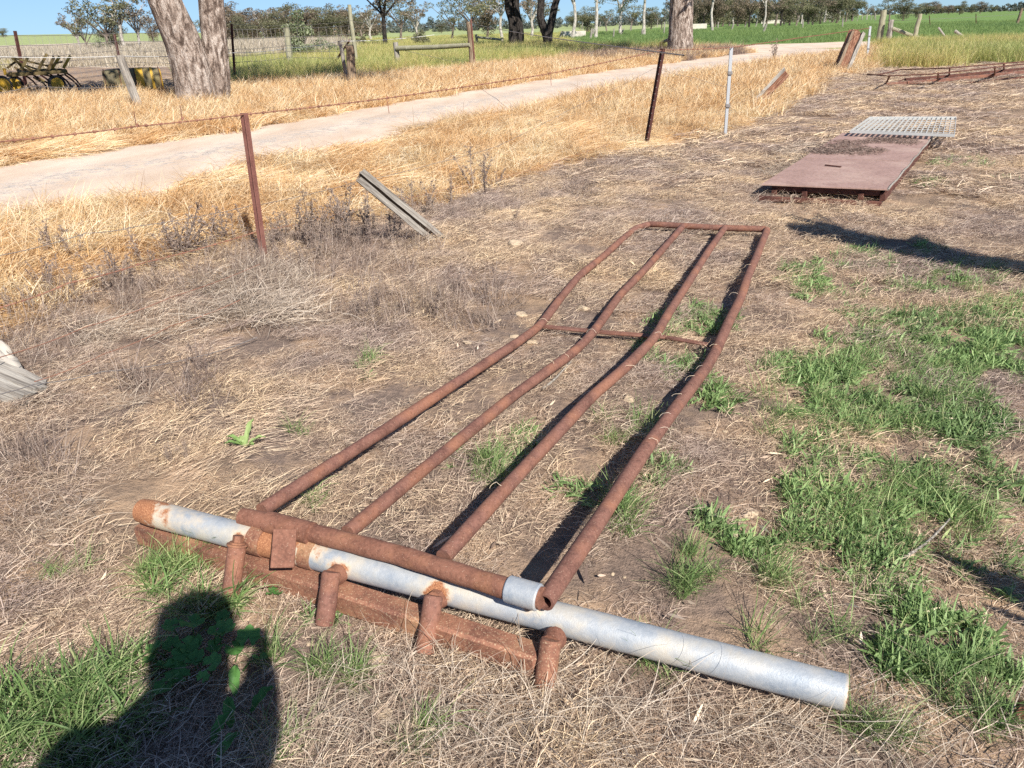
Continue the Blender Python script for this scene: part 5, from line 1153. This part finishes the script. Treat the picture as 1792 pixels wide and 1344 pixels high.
weeds = [(x_ + random.uniform(-9, 9), y_ + random.uniform(-9, 12), h_ * random.uniform(.5, 1.0)) for x_, y_, h_ in [(85, 520, 60), (205, 515, 80), (320, 455, 90), (365, 440, 70), (500, 430, 70), (530, 440, 80), (548, 425, 80), (575, 430, 70), (612, 415, 80), (640, 420, 70), (560, 450, 60), (520, 460, 50), (600, 440, 60), (680, 415, 60), (700, 395, 60), (480, 420, 60), (590, 400, 70), (655, 400, 60)] * 2] + [(85, 520, 60), (100, 500, 50), (60, 548, 55), (20, 560, 60), (140, 470, 70), (95, 470, 90), (130, 520, 60), (205, 515, 80), (225, 510, 70), (195, 500, 60), (260, 470, 70), (320, 455, 110), (335, 450, 70), (300, 455, 60), (365, 440, 70), (390, 430, 70), (270, 480, 50), (410, 430, 60), (430, 420, 55),
         (500, 420, 60), (520, 430, 80), (548, 425, 90), (575, 420, 70), (600, 425, 80), (612, 405, 90), (640, 410, 80), (655, 420, 70), (490, 445, 50), (535, 470, 50), (560, 460, 60), (585, 490, 40), (700, 400, 70), (725, 385, 70), (745, 380, 60), (765, 375, 55), (830, 335, 80), (845, 325, 60), (790, 360, 50), (850, 345, 60), (870, 330, 40),
         (640, 560, 60), (665, 545, 60), (790, 545, 60), (800, 520, 50), (850, 530, 50), (870, 510, 50), (760, 560, 60), (480, 470, 40), (330, 670, 60), (350, 650, 60), (340, 700, 40), (240, 668, 30), (50, 790, 40), (75, 815, 30), (300, 810, 40), (330, 805, 40), (20, 840, 40), (1020, 340, 30), (960, 350, 30), (900, 390, 30)]
for (x_, y_, h_) in weeds:
    B = at(x_, y_); B[2] = hz(B[0], B[1]); s = h_ / ppm(B) * 1.12; o = bpy.data.objects.new('dead_weed', random.choice(WM)); COL.objects.link(o); o.location = B; o.scale = (s, s, s); o.rotation_euler = (random.uniform(-.15, .15), random.uniform(-.15, .15), random.uniform(0, 6.28))
    if y_ < 640:
        q_ = 0 if x_ < 440 else 1 if x_ < 690 else 2
        tag(o, ('dead grey-brown weed stalk left of the nearest red-brown picket', 'dead grey-brown weed stalk between the nearest picket and the leaning split rail', 'dead grey-brown weed stalk right of the leaning split rail')[q_] + (', on bare ground' if y_ > 490 and x_ > 440 else ''), 'dead weed', 'dead weeds along the near fence')
    else: tag(o, 'small dead weed on the bare ground left of the gate', 'dead weed', 'dead weeds left of the gate')
B = at(1355, 105); o = bpy.data.objects.new('dead_weed', WM[3]); COL.objects.link(o); o.location = B; s = 32 / 1346 * np.linalg.norm(B); o.scale = (s, s, s * 1.1); tag(o, 'upright brown dead weed at the edge of the track, left of the broken post', 'dead weed')

# ---------------------------------------------------------------- rosette, mallow, rocks, stick
def leaf_mesh(L, W, seed, lobes=0, fold=.25, n=9):
    """a single broad leaf lying along +y, with a midrib fold and a wavy edge"""
    r = np.random.RandomState(seed); b = MB()
    if lobes:
        k = 42; V = [(0, 0, 0)]; 
        for ring in (.5, 1.0):
            for i in range(k):
                a = math.radians(-160 + 320 * i / (k - 1)); rr_ = L * .5 * ring * (1 - .17 * (1 - abs(math.cos(a * lobes / 2 * 1.12))) * ring) * (1 + .03 * math.sin(i * 3.1)); z = .14 * L * ring ** 2 * abs(math.cos(a * lobes / 2)) + .03 * L * r.randn() * ring * .3
                V.append((math.sin(a) * rr_, math.cos(a) * rr_, z))
        Fc = [(0, 1 + i, 2 + i) for i in range(k - 1)] + [(1 + i, 1 + k + i, 2 + k + i, 2 + i) for i in range(k - 1)]
        b.add(V, Fc)
    else:
        V = []
        for i in range(n):
            t = i / (n - 1); w_ = W / 2 * math.sin(math.pi * min(1, (t * .86 + .08))) ** .8 * (1 + .1 * math.sin(i * 2.4 + seed)); z = L * .35 * math.sin(t * 2.2) 
            for s_ in (-1, -.5, 0, .5, 1): V.append((w_ * s_, L * t, z + abs(s_) * W * fold + .004 * math.sin(i * 1.9 + s_ * 3)))
        b.add(V, [(i * 5 + j, i * 5 + j + 1, i * 5 + 6 + j, i * 5 + 5 + j) for i in range(n - 1) for j in range(4)])
    return b
def leaf_obj(b, m, parent, loc, yaw, pitch=0, roll_=0, s=1):
    o = b.build('leaf', M[m], None); a = o.data.attributes.new('rnd', 'FLOAT', 'POINT'); v0 = RS.rand() * .5 + .25; a.data.foreach_set('value', np.full(len(o.data.vertices), v0, np.float32))
    o.parent = parent; o.location = Vector(loc) - Vector(parent.location); o.rotation_euler = (pitch, roll_, yaw); o.scale = (s, s, s); return o
C_ = at(432, 790); C_[2] = hz(C_[0], C_[1]) + .015
ro = thing('green_rosette', 'bright green five-leaved rosette weed alone on the bare litter left of the gate', 'weed', C_)
for (yaw, L, p) in ((-1.35, .105, .25), (-.15, .15, .75), (1.25, .11, .3), (1.75, .1, .1), (-2.0, .06, .3), (.7, .07, .6)): leaf_obj(leaf_mesh(L * .85, .024, int(L * 900)), 'grass_green', ro, C_, yaw, p * .5)
mal = [(300, 1095, .9), (335, 1090, 1.2), (330, 1130, 1), (300, 1128, .9), (320, 1143, 1), (378, 1105, .8), (392, 1100, 1.1), (435, 1115, 1.2), (340, 1125, .9), (372, 1160, 1), (345, 1150, .8), (290, 1165, 1.1), (305, 1170, 1), (338, 1160, .9), (290, 1200, 1.1), (455, 1150, .7), (318, 1182, .8), (410, 1135, .9), (378, 1130, .9), (355, 1185, .6), (268, 1135, .9), (300, 1185, .8), (390, 1080, .8), (260, 1155, .7)]
C_ = at(350, 1165); ml = thing('mallow_plant', 'mallow with round lobed leaves spreading in the photographer\'s shadow', 'plant', (C_[0], C_[1], 0))
for i, (x_, y_, s_) in enumerate(mal):
    z = .05 + .05 * RS.rand(); P = at(x_, y_, z); leaf_obj(leaf_mesh(.062, .06, i, 6), 'mallow', ml, P, RS.rand() * 6.28, (RS.rand() - .5) * .7, (RS.rand() - .5) * .7, s_ * .95)
    b = MB(); c2 = np.array([C_[0], C_[1], .0]) * .35 + np.array([P[0], P[1], 0]) * .65; b.tube([c2, (c2 + P) / 2 + [0, 0, .012], P], .0016, 4, caps=False); o = b.build('stalk', M['mallow'], ml)
C2 = at(395, 1320); bd = thing('broadleaf_weed', 'dark green broad-leaved seedling in the shadow near the bottom edge', 'weed', (C2[0], C2[1], .01))
for i, (x_, y_, yw) in enumerate(((405, 1275, .3), (372, 1305, -.4), (380, 1335, -.7), (440, 1248, -.8), (412, 1218, .2))): leaf_obj(leaf_mesh(.075, .03, i + 30), 'mallow', bd, at(x_, y_, .02), yw, .2)
C2 = at(478, 1035); bd = thing('mallow_seedling', 'small bright mallow seedling just below the square steel bar', 'weed', (C2[0], C2[1], .0))
for i, (x_, y_) in enumerate(((470, 1022), (478, 1032), (487, 1038), (474, 1037))): leaf_obj(leaf_mesh(.03, .03, i + 50, 5), 'mallow', bd, at(x_, y_, .025), i * 1.4, .2)
def rock(label, px_, py_, w_px, h_px, seed, name='rock', group=None, z=0.0, asp=.55):
    B = at(px_, py_); B[2] = hz(B[0], B[1]); s = w_px / ppm(B) / 2; r = np.random.RandomState(seed); import bmesh
    bm = bmesh.new(); bmesh.ops.create_icosphere(bm, subdivisions=3, radius=1); dirs = r.randn(7, 3); dirs /= np.linalg.norm(dirs, axis=1)[:, None]; off = .4 + .4 * r.rand(7)
    for v in bm.verts:
        p = np.array(v.co); k = 1.0
        for d_, o2 in zip(dirs, off):
            q = p @ d_
            if q > o2: p = p - d_ * (q - o2) * .97
        p *= 1 + .22 * (fbm(np.array([p[0] * 2 + seed]), np.array([p[1] * 2 + p[2] * 1.7]), 1.5, 4)[0] - .5) * 2; v.co = p
    me = bpy.data.meshes.new(name); bm.to_mesh(me); bm.free(); o = mesh_obj(name, me, M['rock']); o.location = B + [0, 0, s * asp * .2]; o.scale = (s, s * 1.1, s * asp * (h_px / w_px if h_px > w_px else 1)); o.rotation_euler = (r.randn() * .2, r.randn() * .2, r.rand() * 6)
    me.polygons.foreach_set('use_smooth', [True] * len(me.polygons)); tag(o, label, 'rock', group)
rock('pale limestone chunk on the litter in front of the square steel bar', 662, 1155, 36, 44, 1, asp=.9)
rock('round orange-tan stone beyond the straw heap, between leaning rail and gate', 903, 433, 26, 26, 2, asp=.9)
rock('brown stone among green weeds right of the gate post pipe', 1352, 988, 24, 24, 3, asp=.9)
rock('flat pale stone in the gate\'s first opening, by the brace', 1022, 538, 24, 14, 4)
rock('tan stone left of the brace of the gate', 913, 548, 22, 18, 5); rock('white flat stone on the green weeds at the right edge', 1722, 658, 16, 16, 6, asp=.9)
rock('bright white stone in the long dark shadow', 1412, 388, 18, 12, 7); rock('pale half-buried stone at the bottom beside the photographer\'s shadow', 668, 1245, 42, 26, 8)
rock('small yellowish stone left of the gate between rosette and brace', 645, 654, 16, 12, 9); rock('pale stone on the bare ground above the rosette', 418, 690, 18, 14, 10); rock('tan stone right of the lone photographer shadow', 480, 1195, 26, 22, 11)
rock('flat pale stone below the green patch right of the gate', 1313, 900, 30, 10, 12); rock('whitish stone between the upper gate bars', 1040, 475, 18, 7, 13); rock('small pale stone at the left near the straw heap', 556, 522, 22, 20, 14)
rng = random.Random(3)
for i in range(46):
    x_, y_ = rng.uniform(40, 1750), rng.uniform(480, 1320)
    X, Y = at(x_, y_)[:2]
    rock('small pale stone chip lying in the litter of the yard', x_, y_, rng.uniform(6, 13) * (y_ / 900), 8, 100 + i, 'stone_chip', 'small stone chips in the yard')
for i, (x_, y_) in enumerate(((870, 560), (900, 590), (930, 600), (960, 545), (850, 600), (740, 430), (820, 600), (980, 470), (1100, 700), (60, 1080), (90, 1075), (140, 1050), (1360, 330), (1500, 390), (1250, 460))):
    rock('tan lump of earth on the bare ground', x_, y_, rng.uniform(14, 26), 10, 200 + i, 'earth_clod', 'tan lumps of earth in the yard', asp=.35)
b = MB(); b.tube(smooth3([at(1560, 988, .01), at(1600, 965, .03), at(1628, 945, .03), at(1662, 908, .04)], 16, 2), np.linspace(.006, .003, 16), 6); tag(b.build('dry_stick', M['wood_grey']), 'thin pale dry stick lying at the right above the forked shadow', 'stick')
b = MB(); b.tube(smooth3([at(1000, 632, .01), at(970, 665, .012), at(950, 680, .01)], 8, 1), .006, 5); tag(b.build('dry_stick', M['straw'] if False else M['wood_grey']), 'short pale stick under the first gate opening below the brace', 'stick')
P = [at(1095, 458), at(1112, 470)]; b = MB(); V = [P[0], (P[0] + P[1]) / 2 + [.01, .02, .01], P[1], (P[0] + P[1]) / 2 + [-.01, -.02, .012]]; b.add([np.array(p) + [0, 0, .02] for p in V], [(0, 1, 2, 3)]); o = b.build('dead_leaf', M['straw']); o.modifiers.new('thickness', 'SOLIDIFY').thickness = .001
a = o.data.attributes.new('rnd', 'FLOAT', 'POINT'); a.data.foreach_set('value', np.full(4, .8, np.float32)); tag(o, 'single yellow gum leaf lying between the upper gate rails', 'leaf')
b = MB(); b.tube([at(1787, 1230, .02), at(1795, 1250, .04)], [.01, .02], 8); tag(b.build('dead_leaf', M['wood_red']), 'curled orange leaf at the bottom right edge', 'leaf')

# ---------------------------------------------------------------- photographer (behind the camera; his shadow falls at lower left)
def person():
    sh_ = np.array([math.sin(SHAD_AZ), math.cos(SHAD_AZ), 0])
    J = {'pelvis': (-.1, -.5, .98), 'waist': (-.1, -.49, 1.15), 'chest': (-.04, -.4, 1.5), 'neck': (-.01, -.38, 1.7), 'head': (.015, -.3, 1.83), 'crown': (0.02, -.28, 1.95),
         'lsh': (-.26, -.42, 1.59), 'lel': (-.4, -.36, 1.36), 'lwr': (-.2, -.12, 1.5), 'lha': (-.1, -.05, 1.57), 'rsh': (.07, -.4, 1.57), 'rel': (.07, -.26, 1.5), 'rwr': (.07, -.07, 1.5), 'rha': (.065, -.04, 1.58),
         'lhip': (-.2, -.5, .94), 'lkn': (-.21, -.47, .5), 'lan': (-.22, -.5, .09), 'lto': (-.23, -.34, .03), 'rhip': (0, -.5, .94), 'rkn': (.0, -.46, .5), 'ran': (.01, -.5, .09), 'rto': (.02, -.34, .03)}
    E_ = [('pelvis', 'waist'), ('waist', 'chest'), ('chest', 'neck'), ('neck', 'head'), ('head', 'crown'), ('chest', 'lsh'), ('lsh', 'lel'), ('lel', 'lwr'), ('lwr', 'lha'), ('chest', 'rsh'), ('rsh', 'rel'), ('rel', 'rwr'), ('rwr', 'rha'), ('pelvis', 'lhip'), ('lhip', 'lkn'), ('lkn', 'lan'), ('lan', 'lto'), ('pelvis', 'rhip'), ('rhip', 'rkn'), ('rkn', 'ran'), ('ran', 'rto')]
    Rr = dict(pelvis=.15, waist=.15, chest=.21, neck=.065, head=.115, crown=.1, lsh=.11, lel=.08, lwr=.036, lha=.035, rsh=.13, rel=.11, rwr=.05, rha=.035, lhip=.11, lkn=.07, lan=.05, lto=.045, rhip=.11, rkn=.07, ran=.05, rto=.045)
    ks = list(J); me = bpy.data.meshes.new('person'); me.from_pydata([J[k] for k in ks], [(ks.index(a), ks.index(b_)) for a, b_ in E_], []); o = mesh_obj('person', me, M['shirt'])
    m = o.modifiers.new('skin', 'SKIN'); sv = me.skin_vertices[0].data if len(me.skin_vertices) else None
    if sv is None:
        import bmesh
        bm = bmesh.new(); bm.from_mesh(me); bm.verts.layers.skin.verify(); bm.to_mesh(me); bm.free(); sv = me.skin_vertices[0].data
    for i, k in enumerate(ks): sv[i].radius = (Rr[k], Rr[k]); sv[i].use_root = k == 'pelvis'
    s2 = o.modifiers.new('sub', 'SUBSURF'); s2.levels = 2; s2.render_levels = 2
    tag(o, 'person holding up a phone, seen only as the shadow at the lower left', 'person')
    b = MB(); b.tube([(.02, -.29, 1.89), (.02, -.285, 1.96), (.02, -.28, 2.0)], [.118, .108, .06], 24); b.build('hat', M['cloth'], o, recalc=True)
    b = MB(); b.box((.0, -.012, 1.6), (.15, .009, .075), bev=.003); p_ = b.build('phone', M['phone'], recalc=True); tag(p_, 'dark phone held up by the photographer', 'phone')
    for sgn, w_ in ((-1, 'lha'), (1, 'rha')):   # fingers round the phone
        c_ = np.array(J[w_])
        for k in range(4):
            b = MB(); z = 1.57 + k * .018; b.tube([c_ + [0, .0, -.02 + k * .01], (sgn * .088, -.01, z), (sgn * .08, -.003, z + .002), (sgn * .06, -.0025, z + .003)], [.009, .0085, .008, .004], 7); b.build('finger', M['skin'], o, recalc=True)
        b = MB(); b.tube([c_ + [0, 0, -.01], (sgn * .085, -.03, 1.575), (sgn * .055, -.024, 1.585)], [.011, .01, .008], 7); b.build('thumb', M['skin'], o, recalc=True)
person()
# unseen caster added outside the right edge, tubes shaped to throw the two dark shadows
tl = 1 / math.tan(SUN_EL); sh_ = np.array([math.sin(SHAD_AZ), math.cos(SHAD_AZ)])
def caster(px_, py_, h): p = at(px_, py_); return np.array([p[0] - sh_[0] * tl * h, p[1] - sh_[1] * tl * h, h])
caster_base = np.array([5.2, 1.3, 0]); caster_root = thing('unseen_shadow_caster', 'unseen shadow caster added outside the right edge, tubes shaped to throw two shadows', 'tree', caster_base); b = MB()
caster_top = caster(1900, 486, 2.2)
bigtube(b, [caster_base - [0, 0, .2], caster_base + [-.1, .3, 1.0], caster_top + [.1, -.1, -.3], caster_top], [.2, .16, .13, .12], n=14, m=24)
bigtube(b, [caster_top, caster(1792, 474, 2.15), caster(1700, 462, 2.1), caster(1600, 442, 2.1), caster(1530, 428, 2.1), caster(1450, 410, 2.05), caster(1395, 400, 2.0)], [.18, .17, .19, .27, .21, .19, .11], n=12, m=60, amp=.12)
bigtube(b, [caster(1625, 450, 2.1), caster(1607, 428, 2.12), caster(1602, 415, 2.12)], [.1, .09, .03], n=8, m=12, amp=.1)
bigtube(b, [caster(1450, 398, 2.05), caster(1420, 388, 2.05), caster(1375, 377, 2.05)], [.1, .09, .04], n=8, m=14, amp=.1)
bigtube(b, [caster(1470, 412, 2.05), caster(1452, 400, 2.05), caster(1440, 392, 2.05)], [.06, .05, .04], n=8, m=8, amp=.1)
low0 = caster(1960, 1100, 1.35); BT = bigtube
def bigtube(b, p, r, **k): return BT(b, p, list(np.array(r) * 1.35), **k)
bigtube(b, [caster_base + [-.05, .2, .7], (caster_base + low0) / 2 + [0, 0, .6], low0], [.1, .07, .06], n=10, m=20)
for pts, r_ in ((((1960, 1100), (1800, 1040), (1700, 995), (1625, 968)), .04), (((1960, 1100), (1850, 1085), (1770, 1040), (1705, 1015)), .035), (((1960, 1100), (1860, 1110), (1790, 1085), (1735, 1060)), .03), (((1850, 1070), (1790, 1020), (1730, 985)), .03), (((1900, 1090), (1800, 1055), (1750, 1030)), .04)):
    bigtube(b, [caster(*p, 1.35) for p in pts], list(np.linspace(r_, r_ * .3, len(pts))), n=8, m=20, amp=.14)
b.build('caster_tubes', M['bark_grey'], caster_root, recalc=True)
